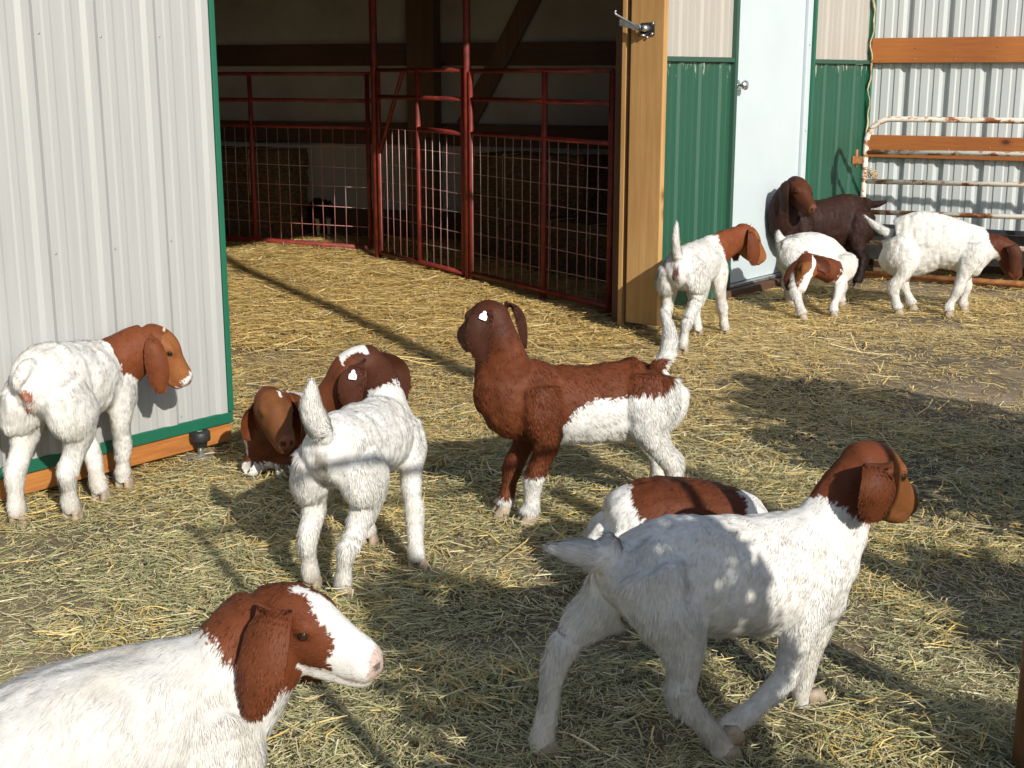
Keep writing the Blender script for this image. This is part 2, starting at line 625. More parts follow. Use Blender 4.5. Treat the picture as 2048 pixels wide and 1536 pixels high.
def bay2(u, h, z):
    return P2(u * 0.271 / 0.2286, -0.01 + h * 1.15, z)


ribbed_sheet('wall_panel', bay2, 0.02, 3.55, 0.03, 3.0, 0.262 * 0.2286 / 0.271, M['baysteel'], barn, 0.024, -1.0, 0.0055)
for z0, z1 in ((0.79, 0.945), (1.442, 1.612), (2.1, 2.25)):
    g0 = board('girt', [P2(0.03, -0.004, z0), P2(4.2, -0.004, z0), P2(4.2, 0.034, z0), P2(0.03, 0.034, z0), P2(0.03, -0.004, z1), P2(4.2, -0.004, z1), P2(4.2, 0.034, z1), P2(0.03, 0.034, z1)], M['treated'], barn, 0.004)
    for k in range(7):
        for zz in (z0 + 0.025, z1 - 0.07 - 0.02 * (k % 2)):
            s_ = dome('nail', P2(0.33 + 0.271 * k, 0.034, zz), N2, 0.006, M['rust'], barn)
            s_.parent = g0
            s_.location = (0, 0, 0)
board('base_board', [P2(0.03, -0.004, 0.0), P2(4.2, -0.004, 0.0), P2(4.2, 0.05, 0.0), P2(0.03, 0.05, 0.0), P2(0.03, -0.004, 0.235), P2(4.2, -0.004, 0.235), P2(4.2, 0.05, 0.235), P2(0.03, 0.05, 0.235)], M['oldwood_h'], barn, 0.005)
# foam bead up the corner
Vf, Ff = [], []
zs = np.linspace(0.1, 2.6, 70)
path = [P2(0.03 + 0.012 * math.sin(9 * z) * math.sin(31 * z), 0.03 + 0.01 * math.sin(17 * z), z) for z in zs]
rad = [0.003 + 0.006 * abs(math.sin(23 * z) * math.sin(7 * z + 1)) for z in zs]
Vf, Ff = tube_geo(path, rad, 8)
mesh('spray_foam', Vf, Ff, M['foam'], barn, True)
# --- interior: back wall with girts, post, brace
BW = gnd(600, 466)
E3 = azv(112.0)
N3 = np.array([E3[1], -E3[0], 0.0])


def P3(a, b, z):
    return BW + E3 * a + N3 * b + np.array([0, 0, z])


def s3(px, py):
    return (onplane(px, py, BW, N3) - BW) @ E3


def box3(a0, a1, b0, b1, z0, z1):
    return [P3(a0, b0, z0), P3(a1, b0, z0), P3(a1, b1, z0), P3(a0, b1, z0), P3(a0, b0, z1), P3(a1, b0, z1), P3(a1, b1, z1), P3(a0, b1, z1)]


if N3[1] > 0:
    N3 = -N3
board('back_wall', box3(-6.0, 4.72, -0.04, 0.0, 0.0, 3.0), M['liner'], barn, 0)
for z0, z1 in ((0.79, 0.97), (1.435, 1.615), (2.15, 2.3)):
    board('girt', box3(-5.9, 4.6, 0.002, 0.045, z0, z1), M['oldwood_h'], barn, 0.004)
board('kick_board', box3(-5.9, 4.6, 0.002, 0.04, 0.0, 0.24), M['oldwood_h'], barn, 0.004)
pa, pb = s3(832, 60), s3(886, 60)
board('wall_post', box3(pa, pb, 0.047, 0.19, 0.0, 3.0), M['oldwood'], barn, 0.006)
c0, c1 = s3(1112, -60), s3(955, 245)
zt = onplane(1112, -60, BW, N3)[2]
zb = onplane(955, 245, BW, N3)[2]
wd = 0.15
board('knee_brace', [P3(c1 - wd, 0.05, zb), P3(c1 + wd * .2, 0.05, zb), P3(c1 + wd * .2, 0.09, zb), P3(c1 - wd, 0.09, zb), P3(c0 - wd, 0.05, zt), P3(c0 + wd * .2, 0.05, zt), P3(c0 + wd * .2, 0.09, zt), P3(c0 - wd, 0.09, zt)], M['oldwood'], barn, 0.004)
# left end wall and roof close the barn
LA, LB_ = B(-1.0, WP - 0.26, 0), P3(-6.0, 0.0, 0)
up = np.array([0, 0, 3.0])
tt = np.array([-0.05, -0.05, 0])
board('end_wall', [LA, LB_, LB_ + tt, LA + tt, LA + up, LB_ + up, LB_ + tt + up, LA + tt + up], M['liner'], barn, 0)
RA = [B(-1.2, WP + 0.12, 3.0), B(9.12, WP + 0.12, 3.0), P3(4.9, -0.2, 3.0), P3(-6.3, -0.2, 3.0)]
board('roof', [RA[0], RA[1], RA[2], RA[3]] + [p + np.array([0, 0, 0.12]) for p in RA], M['oldwood_h'], barn, 0)

# ================================================================ SLIDING DOOR
sd = empty('sliding_door', tuple(B(2.4, -3.83, 0.03)), 0, 'ivory ribbed steel sliding barn door with green trim and orange wood bottom board', 'barn door')
WD = -3.83


def dface(u, h, z):
    return B(u, WD + h, z)


sp = ribbed_sheet('steel_panel', dface, 1.25, 3.046, 0.140, 2.75, 2.345, M['ivory'], sd, 0.010, 1.0, 0.0022)
board('bottom_trim', boxB(1.25, 3.068, WD - 0.003, WD + 0.011, 0.102, 0.143), M['greentrim'], sd, 0.003)
board('bottom_board', boxB(1.25, 3.066, WD - 0.045, WD - 0.001, 0.03, 0.135), M['pine_h'], sd, 0.005)
board('edge_trim', boxB(3.048, 3.070, WD - 0.05, WD + 0.016, 0.146, 2.75), M['greentrim'], sd, 0.003)
board('frame_stile', boxB(2.95, 3.045, WD - 0.048, WD - 0.006, 0.14, 2.75), M['oldwood'], sd, 0.003)
board('top_board', boxB(1.25, 3.045, WD - 0.045, WD - 0.006, 2.65, 2.75), M['pine_h'], sd, 0.004)
for z in (0.165, 0.797, 1.485, 2.2):
    for u in (1.49, 1.72, 1.95, 2.165, 2.392, 2.615, 2.843, 3.03):
        dome('screw', B(u, WD + 0.001, z + 0.004 * math.sin(u * 9)), BN, 0.0038, M['screw'], sd)
# stay roller on a bracket at the foot of the door
RP = gnd(402, 917)
ro = empty('stay_roller', tuple(RP), 0, 'black rubber stay roller on a zinc bracket at the foot of the sliding door', 'door roller')
fl_ = []
fl_.append(tube_geo([RP + [0, 0, 0.0], RP + [0, 0, 0.012]], 0.042, 14))
mesh('bracket_base', *fl_[0], M['zinc'], ro)
board('bracket_wing', [RP + BD * a_ + BN * b_ + np.array([0, 0, z_]) for z_ in (0.012, 0.02) for a_, b_ in ((-.075, -.018), (.07, -.018), (.07, .018), (-.075, .018))], M['zinc'], ro, 0.003)
tube('spindle', [RP + [0, 0, 0.01], RP + [0, 0, 0.105]], 0.011, M['zinc'], ro, 10)
pr = [(0.045, 0.020), (0.047, 0.024), (0.066, 0.027), (0.068, 0.036), (0.072, 0.038), (0.098, 0.038), (0.103, 0.035), (0.104, 0.012)]
Vr, Fr = tube_geo([RP + [0, 0, q[0] - 0.0] for q in pr], [q[1] for q in pr], 18)
mesh('rubber_wheel', Vr, Fr, M['black'], ro, True)

# ================================================================ RED PEN PANELS INSIDE
FL, FM = gnd(460, 487), gnd(745, 508)
FD = (FM - FL) / np.linalg.norm(FM - FL)
GL, GR = gnd(752, 518), gnd(1225, 640)
GD = (GR - GL) / np.linalg.norm(GR - GL)


def mesh_panel(parent, O, D, s0, s1, z0, z1, ds, dz, name='wire_mesh'):
    Nn = np.array([D[1], -D[0], 0])
    parts = []
    ks = int(round((s1 - s0) / ds))
    for i in range(ks + 1):
        s = s0 + (s1 - s0) * i / ks
        w = 0.004 * math.sin(i * 2.3)
        parts.append(tube_geo([O + D * (s + w * t * (1 - t) * 6) + Nn * 0.004 + np.array([0, 0, z0 + (z1 - z0) * t]) for t in (0, 0.35, 0.7, 1)], 0.0028, 5))
    kz = int(round((z1 - z0) / dz))
    for i in range(kz + 1):
        z = z0 + (z1 - z0) * i / kz
        parts.append(tube_geo([O + D * (s0 + (s1 - s0) * t) - Nn * 0.003 + np.array([0, 0, z + 0.004 * math.sin(i * 3 + 5 * t)]) for t in (0, 0.5, 1)], 0.0028, 5))
    V, F = join(parts)
    o = mesh(name, V, F, M['wire'], parent, True)
    tag(o, kind='stuff')
    return o


def pt(O, D, s, z):
    return O + D * s + np.array([0, 0, z])


lp = empty('tube_fence', tuple(FL), 0, 'red tube pen panel with wire mesh at the left inside the dark barn', 'pen panel', 'red pen panels inside the barn')
for z in (1.37, 1.168, 0.965):
    tube('rail', [pt(FL, FD, -1.3, z), pt(FL, FD, 1.44, z)], 0.0145, M['redpaint'], lp)
tube('bottom_rail', [pt(FL, FD, -1.3, 0.045), pt(FL, FD, 1.40, 0.045)], 0.022, M['redpaint'], lp)
for s in (-1.3, 0.275, 1.40):
    tube('upright', [pt(FL, FD, s, 0.05), pt(FL, FD, s, 1.37)], 0.018, M['redpaint'], lp)
tube('foot', [pt(FL, FD, 1.13, 0.0), pt(FL, FD, 1.13, 0.06)], 0.018, M['redpaint'], lp)
mesh_panel(lp, FL, FD, -1.28, 1.39, 0.05, 0.965, 0.108, 0.153)

for i, (s, lab) in enumerate(((0.04, 'tall dark red pipe post where the left pen panel meets the gate'), (1.40, 'tall red pipe post with its lower length in sunlight at the gate latch'))):
    p_ = tube('pen_post', [pt(GL, GD, s, 0), pt(GL, GD, s, 3.0)], 0.024 if i else 0.028, M['redpaint'], None, 14)
    tag(p_, lab, 'post', 'red pipe posts of the inner pen')
gt = empty('pen_gate', tuple(GL), 0, 'red tube pen gate with wire mesh, half sunlit between the two tall posts', 'gate')
for z in (1.393, 1.206):
    tube('rail', [pt(GL, GD, 0.10, z), pt(GL, GD, 1.345, z)], 0.0145, M['redpaint'], gt)
tube('rail', [pt(GL, GD, 0.72, 0.995), pt(GL, GD, 1.345, 0.985)], 0.017, M['redpaint'], gt)
tube('bottom_rail', [pt(GL, GD, 0.10, 0.06), pt(GL, GD, 1.345, 0.06)], 0.018, M['redpaint'], gt)
for s in (0.10, 0.715, 1.345):
    tube('upright', [pt(GL, GD, s, 0.06), pt(GL, GD, s, 1.393)], 0.018, M['redpaint'], gt)
tube('brace', [pt(GL, GD, 0.50, 1.39), pt(GL, GD, 0.08, 0.76)], 0.016, M['redpaint'], gt)
mesh_panel(gt, GL, GD, 0.12, 1.33, 0.07, 0.98, 0.101, 0.135)
rp = empty('tube_fence', tuple(pt(GL, GD, 1.45, 0)), 0, 'red tube pen panel with wire mesh running from the sunlit post to the doorway jamb', 'pen panel', 'red pen panels inside the barn')
for z in (1.385, 1.208, 0.99):
    tube('rail', [pt(GL, GD, 1.45, z), pt(GL, GD, 3.0, z)], 0.0145, M['redpaint'], rp)
tube('bottom_rail', [pt(GL, GD, 1.45, 0.07), pt(GL, GD, 3.0, 0.07)], 0.018, M['redpaint'], rp)
for s in (1.45, 2.32, 3.0):
    tube('upright', [pt(GL, GD, s, 0.02), pt(GL, GD, s, 1.385)], 0.018, M['redpaint'], rp)
mesh_panel(rp, GL, GD, 1.47, 2.98, 0.08, 0.985, 0.101, 0.135)

# ================================================================ HAY BALES IN THE DARK
def bale(O, ax, L, W, Hh, label):
    """Strawy block with slumped sides; two strings."""
    ax = np.asarray(ax, float)
    sd_ = np.array([-ax[1], ax[0], 0])
    root = empty('hay_bale', tuple(O), 0, label, 'hay bale', 'hay bales stored in the barn')
    bm = bmesh.new()
    bmesh.ops.create_cube(bm, size=1.0)
    bmesh.ops.subdivide_edges(bm, edges=bm.edges[:], cuts=7, use_grid_fill=True)
    P = np.array([v.co[:] for v in bm.verts])
    nse = vnoise(P + np.asarray(O)[None, :], 9) - 0.5
    nse2 = vnoise(P + 7 + np.asarray(O)[None, :], 4) - 0.5
    for v, a_, b_ in zip(bm.verts, nse, nse2):
        n_ = Vector(v.co).normalized()
        q = v.co + n_ * (0.05 * a_ + 0.06 * b_)
        w = np.asarray(O) + ax * q.x * L + sd_ * q.y * W + np.array([0, 0, (q.z + 0.5) * Hh])
        v.co = Vector(w) - Vector(O)
    me = bpy.data.meshes.new('hay')
    bm.to_mesh(me)
    bm.free()
    me.materials.append(M['bale'])
    link('hay', me, root)
    for s in (-0.22, 0.22):
        pth = [np.asarray(O) + ax * s * L + sd_ * (W * 0.525 * cx) + np.array([0, 0, Hh * (0.5 + 0.53 * cz)]) for cx, cz in ((-1, -.9), (-1, .95), (1, .95), (1, -.9))]
        tube('twine', pth, 0.004, M['foam'], root, 5)
    return root


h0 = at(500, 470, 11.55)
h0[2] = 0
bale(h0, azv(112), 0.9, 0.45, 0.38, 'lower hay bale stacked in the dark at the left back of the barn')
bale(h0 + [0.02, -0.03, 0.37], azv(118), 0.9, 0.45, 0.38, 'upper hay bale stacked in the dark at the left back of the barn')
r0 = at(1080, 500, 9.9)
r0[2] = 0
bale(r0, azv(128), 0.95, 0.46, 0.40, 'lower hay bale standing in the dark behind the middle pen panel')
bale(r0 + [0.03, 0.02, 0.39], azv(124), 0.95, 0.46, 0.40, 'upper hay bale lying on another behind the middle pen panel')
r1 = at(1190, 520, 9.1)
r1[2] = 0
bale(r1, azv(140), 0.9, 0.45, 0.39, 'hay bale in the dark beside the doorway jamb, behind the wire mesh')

# ================================================================ TUBE GATE, TROUGH IN THE BAY
Q0, Q1 = gnd(1712, 556), gnd(2040, 580)
QD = (Q1 - Q0) / np.linalg.norm(Q1 - Q0)
bg_ = empty('tube_gate', tuple(Q0), 0, 'chipped white tube gate with rust patches standing in front of the ribbed bay wall', 'gate')
arc = [pt(Q0, QD, 0.015 + 0.16 * (1 - math.cos(t)), 0.915 + 0.16 * math.sin(t)) for t in np.linspace(0, math.pi / 2, 9)]
tube('gate_frame', [pt(Q0, QD, 0.015, 0.02), pt(Q0, QD, 0.015, 0.5)] + arc + [pt(Q0, QD, 1.2, 1.078), pt(Q0, QD, 2.6, 1.085)], 0.0185, M['rustywhite'], bg_, 14)
for z, za in ((0.856, 0.87), (0.66, 0.682), (0.455, 0.476), (0.25, 0.27)):
    tube('rail', [pt(Q0, QD, 0.02, z), pt(Q0, QD, 2.6, za + 0.02)], 0.0165, M['rustywhite'], bg_, 12)
tube('bottom_rail', [pt(Q0, QD, 0.015, 0.035), pt(Q0, QD, 2.6, 0.04)], 0.022, M['rust'], bg_, 12)
tube('upright', [pt(Q0, QD, 1.6, 0.03), pt(Q0, QD, 1.6, 1.08)], 0.0165, M['rustywhite'], bg_, 12)
hz = pt(Q0, QD, 0.0, 0.80)
hg = board('hinge', [hz + QD * a_ + np.array([0, b_, c_]) for c_ in (-0.025, 0.025) for a_, b_ in ((-.075, -.015), (.0, -.015), (.0, .02), (-.075, .02))], M['rust'], bg_, 0.003)
tube('hinge_pin', [pt(Q0, QD, -0.045, 0.75), pt(Q0, QD, -0.045, 0.87)], 0.01, M['rust'], bg_, 8)
# tuft of baling twine on the gate
tw = []
for k in range(26):
    q = np.random.default_rng(k).normal(0, 1, 3)
    c_ = pt(Q0, QD, 0.075, 0.705)
    tw.append(tube_geo([c_ + 0.013 * q, c_ + 0.018 * np.roll(q, 1), c_ - 0.014 * q + [0, 0, 0.01]], 0.003, 4))
o = mesh('twine_tuft', *join(tw), M['foam'], bg_, True)
tag(o, kind='stuff')
# black feed trough between gate and wall
T0_ = P2(0.14, 0.30, 0.115)
tr = empty('feed_trough', tuple(T0_), 0, 'long black feed trough standing behind the tube gate', 'trough')
V, F = [], []
ring = []
for (off, z, inset) in ((0.0, 0.0, 0.035), (0, 0.20, 0.0), (0, 0.215, -0.015), (0, 0.215, 0.012), (0, 0.03, 0.05)):
    ring.append([P2(0.10 + inset, 0.15 + inset * .6, 0.115 + z), P2(2.4 - inset, 0.15 + inset * .6, 0.115 + z), P2(2.4 - inset, 0.44 - inset * .6, 0.115 + z), P2(0.10 + inset, 0.44 - inset * .6, 0.115 + z)])
for r_ in ring:
    V += r_
for i in range(len(ring) - 1):
    for k in range(4):
        F.append((i * 4 + k, i * 4 + (k + 1) % 4, i * 4 + 4 + (k + 1) % 4, i * 4 + 4 + k))
F += [(3, 2, 1, 0), (16, 17, 18, 19)]
mesh('tub', V, F, M['black'], tr)
for a_ in (0.25, 2.2):
    board('stand', [P2(a_ + x_, y_, z_) for z_ in (0.0, 0.114) for x_, y_ in ((-.03, .17), (.03, .17), (.03, .42), (-.03, .42))], M['oldwood'], tr, 0.004)

# gate upright of the outer pen at the right edge of the view
fp = empty('gate_post', tuple(gnd(2090, 1600)), 0, 'brown painted upright with a chip of green at the right edge, close to the camera', 'post')
xa = gnd(2020, 1536)
pc = xa + np.array([0.045, 0.0, 0])
tube('upright', [pc, pc + np.array([0, 0, 1.06])], 0.04, M['brownpost'], fp, 16)
tube('cap', [pc + np.array([0, 0, 1.06]), pc + np.array([0, 0, 1.075])], 0.042, M['brownpost'], fp, 16)

# ================================================================ GOATS
WHITE = np.array([0.655, 0.645, 0.61])
RED = np.array([0.122, 0.034, 0.012])
DARKRED = np.array([0.062, 0.020, 0.010])
CHOC = np.array([0.022, 0.0085, 0.006])
TAN = np.array([0.22, 0.082, 0.026])
PINK = np.array([0.50, 0.20, 0.15])


def crom(P, m=5):
    """Catmull-Rom through rows of P (any number of columns)."""
    P = np.asarray(P, float)
    Q = np.vstack([2 * P[0] - P[1], P, 2 * P[-1] - P[-2]])
    out = []
    for i in range(1, len(Q) - 2):
        for k in range(m):
            t = k / m
            a, b, c, d = Q[i - 1], Q[i], Q[i + 1], Q[i + 2]
            out.append(0.5 * ((2 * b) + (-a + c) * t + (2 * a - 5 * b + 4 * c - d) * t * t + (-a + 3 * b - 3 * c + d) * t ** 3))
    out.append(Q[-2])
    return np.array(out)


def loft(ctrl, side, n=18, m=5):
    """ctrl rows: x y z r_side r_up. Closed tube of elliptical sections."""
    S = crom(ctrl, m)
    S[:, 3:5] = np.maximum(S[:, 3:5], 0.006)
    C_ = S[:, :3]
    V, F = [], []
    N = len(S)
    side = np.asarray(side, float)
    frames = []
    for i in range(N):
        t = C_[min(i + 1, N - 1)] - C_[max(i - 1, 0)]
        t /= np.linalg.norm(t) + 1e-9
        sd_ = side if side.ndim == 1 else side[0] * (1 - i / (N - 1)) + side[1] * (i / (N - 1))
        a = sd_ - t * (sd_ @ t)
        a /= np.linalg.norm(a) + 1e-9
        b = np.cross(t, a)
        if b[2] < 0 and abs(t[2]) < 0.7:
            b = -b
        frames.append((t, a, b))
        for k in range(n):
            q = 2 * math.pi * k / n
            V.append(C_[i] + S[i, 3] * math.cos(q) * a + S[i, 4] * math.sin(q) * b)
    for i in range(N - 1):
        for k in range(n):
            F.append((i * n + k, i * n + (k + 1) % n, (i + 1) * n + (k + 1) % n, (i + 1) * n + k))
    for e, s in ((0, -1), (N - 1, 1)):
        o = len(V)
        V.append(C_[e] + frames[e][0] * s * 0.5 * min(S[e, 3], S[e, 4]))
        for k in range(n):
            k2 = (k + 1) % n
            F.append((e * n + k2, e * n + k, o) if s < 0 else (e * n + k, e * n + k2, o))
    return V, F, S, np.array([f[0] for f in frames])


TORSO = [(-.295, .435, .035, .04), (-.272, .425, .072, .082), (-.21, .412, .094, .108), (-.11, .405, .102, .116), (.01, .40, .110, .122), (.11, .40, .106, .122), (.19, .405, .090, .116), (.25, .405, .070, .098), (.285, .40, .04, .06)]
HEADP = [(-.035, .005, .040, .042), (-.01, .010, .053, .060), (.03, .006, .059, .072), (.07, -.008, .055, .070), (.105, -.020, .046, .058), (.14, -.030, .039, .049), (.172, -.038, .035, .042), (.196, -.044, .028, .031)]


class Goat:
    def __init__(s, pos, az, label, S=1.0, group='Boer type goat kids in the yard', name='goat'):
        s.pos = np.array([pos[0], pos[1], 0.0])
        s.az, s.S = az, S
        s.f = azv(az)
        s.l = np.array([-s.f[1], s.f[0], 0.0])
        s.label, s.group = label, group
        s.torso = [(x * S, 0, z * S, ry * S, rz * S) for x, z, ry, rz in TORSO]
        s.hoof = {}
        s.joints = {}
        s.neck = None
        s.tail = None
        s.lift = {}
        s.ears = True
        s.ear_dirs = [None, None]
        s.fur_n = 30000
        s.vox = 0.0058
        s.legs = True
        s.leg_k = 0.86
        s.tagtxt = None
        s.name = name
        s.tl = 1.0
        s.vent = None
        s.fz = 1.0
        s.tlh = None

    def loc(s, P):
        d = np.asarray(P, float) - s.pos
        return np.array([d @ s.f, d @ s.l, d[2]])

    def L(s, px, py, y=0.0):
        return s.loc(onplane(px, py, s.pos + s.l * y, s.l))

    def A(s, px, py, Y):
        return s.loc(at(px, py, Y))

    def Gd(s, px, py):
        return s.loc(gnd(px, py))

    def torso_px(s, rows):
        """rows rear -> front: (x_top, y_top, x_bottom, y_bottom, half width)"""
        out = []
        for xt, yt, xb, yb, ry in rows:
            a, b = s.L(xt, yt), s.L(xb, yb)
            out.append((*(0.5 * (a + b)), ry, max(0.02, 0.5 * np.linalg.norm(a - b) - 0.004)))
        s.torso = out

    def hooves(s, FLh=None, FRh=None, HLh=None, HRh=None):
        for k, v in (('FL', FLh), ('FR', FRh), ('HL', HLh), ('HR', HRh)):
            if v is not None:
                s.hoof[k] = s.Gd(*v) if len(v) == 2 else np.array(v, float)


def leg_ctrl(g, k):
    S = g.S
    sg = 1 if k[1] == 'L' else -1
    kk = g.leg_k
    if k[0] == 'F':
        T = [(.205, .058, .415, .046, .066, 0.0), (.20, .076, .335, .048, .068, .03), (.180, .078, .262, .043, .054, .15), (.186, .075, .200, .034, .038, .4), (.194, .074, .150, .036, .038, .6), (.189, .073, .095, .026, .027, .82), (.185, .073, .058, .032, .034, .95), (.193, .073, .036, .031, .036, 1.0)]
        h0 = (.196, .073)
    else:
        T = [(-.205, .052, .415, .068, .092, 0.0), (-.185, .080, .335, .066, .098, .05), (-.172, .086, .27, .052, .074, .2), (-.205, .082, .205, .036, .044, .45), (-.240, .079, .160, .034, .044, .62), (-.238, .076, .105, .026, .029, .82), (-.233, .075, .060, .032, .034, .95), (-.221, .075, .036, .031, .038, 1.0)]
        h0 = (-.218, .075)
    h = g.hoof.get(k)
    tl_ = g.tlh if (k[0] == 'H' and g.tlh) else g.tl
    dx = dy = dz = 0.0
    if h is not None:
        dx, dy, dz = h[0] - h0[0] * S * tl_, h[1] - sg * h0[1] * S, h[2]
    out = []
    for x, y, z, ra, rb, w in T:
        out.append([x * S * tl_ + dx * w, sg * y * S + dy * w, z * S * (1 - (1 - (g.fz if k[0] == 'F' else 1)) * (1 - w)) + dz * w, ra * S * (kk if w > .1 else 1), rb * S * (kk if w > .1 else 1)])
    return out


def build_goat(g):
    S = g.S
    chains = []                                     # (label, V, F, samples, tangents)
    tv = [tuple(r) for r in g.torso]
    V, F, Sm, T = loft(tv, np.array([0, 1.0, 0]), 22, 5)
    chains.append(('torso', V, F, Sm, T))
    legs = {}
    if g.legs:
        for k in ('FL', 'FR', 'HL', 'HR'):
            c = g.joints.get(k) or leg_ctrl(g, k)
            legs[k] = c
            V, F, Sm, T = loft(c, np.array([0, 1.0, 0.0]), 14, 5)
            chains.append(('leg' + k, V, F, Sm, T))
    poll, h, u = g.poll, np.asarray(g.h, float), np.asarray(g.u, float)
    h = h / np.linalg.norm(h)
    u = u - h * (u @ h)
    u /= np.linalg.norm(u)
    lat = np.cross(u, h)                             # the head's own left
    g.h, g.u, g.lat = h, u, lat
    nk = g.neck
    V, F, Sm, T = loft(nk, np.array([[0, 1.0, 0], lat if abs(lat @ np.array([0, 1, 0])) > 0.2 else np.array([0, 1.0, 0])]), 18, 6)
    chains.append(('neck', V, F, Sm, T))
    hs = g.hs if hasattr(g, 'hs') else S
    hc = [(*(poll + h * a * hs + u * b * hs), ra * hs, rb * hs) for a, b, ra, rb in HEADP]
    V, F, Sm, T = loft(hc, lat, 20, 5)
    chains.append(('head', V, F, Sm, T))
    jc = [(*(poll + h * a * hs + u * b * hs), ra * hs, rb * hs) for a, b, ra, rb in ((.02, -.045, .034, .034), (.07, -.060, .036, .030), (.12, -.070, .030, .022), (.165, -.074, .025, .016), (.188, -.072, .018, .011))]
    V, F, Sm, T = loft(jc, lat, 14, 4)
    chains.append(('head', V, F, Sm, T))
    for sg in (-1, 1):                               # brow and cheek bones
        bc = [(*(poll + h * a * hs + u * b * hs + lat * sg * c_ * hs), r_ * hs, r_ * hs) for a, b, c_, r_ in ((.045, .030, .030, .016), (.070, .030, .040, .019), (.095, .018, .034, .014))]
        V, F, Sm, T = loft(bc, lat, 10, 3)
        chains.append(('head', V, F, Sm, T))
    tail = g.tail
    V, F, Sm, T = loft(tail, np.array([0, 1.0, 0]), 12, 5)
    chains.append(('tail', V, F, Sm, T))
    root = empty(g.name, tuple(g.pos), math.radians(90 - g.az), g.label, 'goat', g.group)

    # ---- one continuous skin
    VV, FF = join([(c[1], c[2]) for c in chains])
    me = bpy.data.meshes.new('tmp')
    me.from_pydata([tuple(v) for v in VV], [], FF)
    bm = bmesh.new()
    bm.from_mesh(me)
    bmesh.ops.recalc_face_normals(bm, faces=bm.faces)
    bm.to_mesh(me)
    bm.free()
    to = bpy.data.objects.new('tmp', me)
    COL.objects.link(to)
    rm = to.modifiers.new('r', 'REMESH')
    rm.mode = 'VOXEL'
    rm.voxel_size = g.vox
    rm.use_smooth_shade = True
    smo = to.modifiers.new('s', 'SMOOTH')
    smo.factor = 0.5
    smo.iterations = int(round(9 * (0.0058 / g.vox) ** 2)) if g.vox < 0.0058 else 9
    dg = bpy.context.evaluated_depsgraph_get()
    body = bpy.data.meshes.new_from_object(to.evaluated_get(dg))
    bpy.data.objects.remove(to)
    body.name = 'body'
    n = len(body.vertices)
    P = np.empty(n * 3)
    body.vertices.foreach_get('co', P)
    P = P.reshape(-1, 3)
    # small surface irregularity: muscle and wool clumps
    Nn = np.empty(n * 3)
    body.vertices.foreach_get('normal', Nn)
    Nn = Nn.reshape(-1, 3)
    amp = (vnoise(P, 26) - 0.5) * 0.005 + (vnoise(P + 3, 60) - 0.5) * 0.0025
    tors = np.clip((P[:, 2] - 0.16 * S) / 0.12, 0, 1)
    amp = amp + tors * ((vnoise(P * np.array([1, 1, .28]) + 5, 44) - 0.5) * 0.0065 + (vnoise(P + 8, 11) - 0.5) * 0.005)
    hd = (P - poll) @ h
    inhead = (np.linalg.norm(P - (poll + h * 0.08), axis=1) < 0.14 * hs / 0.95)
    amp[inhead] *= 0.3
    P = P + Nn * amp[:, None]
    body.vertices.foreach_set('co', P.ravel())
    # ---- which limb does each vertex belong to
    best = np.full(n, 1e9)
    lab = np.zeros(n, int)
    tpar = np.zeros(n)
    comb = np.zeros((n, 3))
    names = ['torso', 'leg', 'neck', 'head', 'tail']
    for c in chains:
        Sm, T = c[3], c[4]
        ci = names.index(c[0][:3] if c[0].startswith('leg') else c[0])
        R_ = 0.5 * (Sm[:, 3] + Sm[:, 4])
        D = np.linalg.norm(P[:, None, :] - Sm[None, :, :3], axis=2) / R_[None, :]
        j = D.argmin(1)
        dm = D[np.arange(n), j]
        if ci == 0:
            dm = dm * 1.0
        w = dm < best
        best[w] = dm[w]
        lab[w] = ci
        tpar[w] = (j / (len(Sm) - 1))[w]
        tt_ = T[j]
        if ci == 0:
            cd = np.tile([-0.55, 0, -0.8], (n, 1))
        elif ci == 1:
            cd = np.tile([-0.15, 0, -1.0], (n, 1))
        elif ci == 2:
            cd = -tt_ * 0.8 + np.array([-.1, 0, -.5])
        elif ci == 3:
            cd = np.tile(-h, (n, 1)) + np.array([0, 0, -.25])
        else:
            cd = tt_ * 1.0
        comb[w] = cd[w]
    g._lab, g._t, g._P = lab, tpar, P
    ne = len(body.edges)
    ev_ = np.empty(ne * 2, int)
    body.edges.foreach_get('vertices', ev_)
    e0, e1_ = ev_[0::2], ev_[1::2]
    comb /= np.linalg.norm(comb, axis=1, keepdims=True) + 1e-9
    for _ in range(14):                              # hair direction flows smoothly from limb to limb
        acc = comb * 2
        for d_ in range(3):
            acc[:, d_] += np.bincount(e0, comb[e1_, d_], n) + np.bincount(e1_, comb[e0, d_], n)
        comb = acc / (np.linalg.norm(acc, axis=1, keepdims=True) + 1e-9)
    col = g.paint(g, P, lab, tpar)
    # muzzle: nostrils and lips
    q = P - poll
    a, b, c_ = q @ h / hs, q @ u / hs, q @ lat / hs
    isH = lab == 3
    nz = isH & (a > 0.192) & (b > -0.062)
    col[nz] = 0.45 * col[nz] + 0.55 * g.nose
    nost = isH & (a > 0.178) & (np.abs(np.abs(c_) - 0.014) < 0.007) & (np.abs(b + 0.036 - 0.3 * (a - .19)) < 0.008)
    col[nost] *= 0.25
    mouth = isH & (a > 0.135) & (np.abs(b + 0.063 + 0.10 * (a - 0.15)) < 0.0038)
    col[mouth] = 0.35 * col[mouth] + 0.65 * g.nose * 0.7
    # eye sockets
    for sg in (-1, 1):
        ec = np.linalg.norm(np.stack([(a - 0.077) * 0.8, (b - 0.016) * 1.25, (c_ - sg * 0.050) * .6], 1), axis=1)
        sock = isH & (ec < 0.0125)
        col[sock] *= 0.45
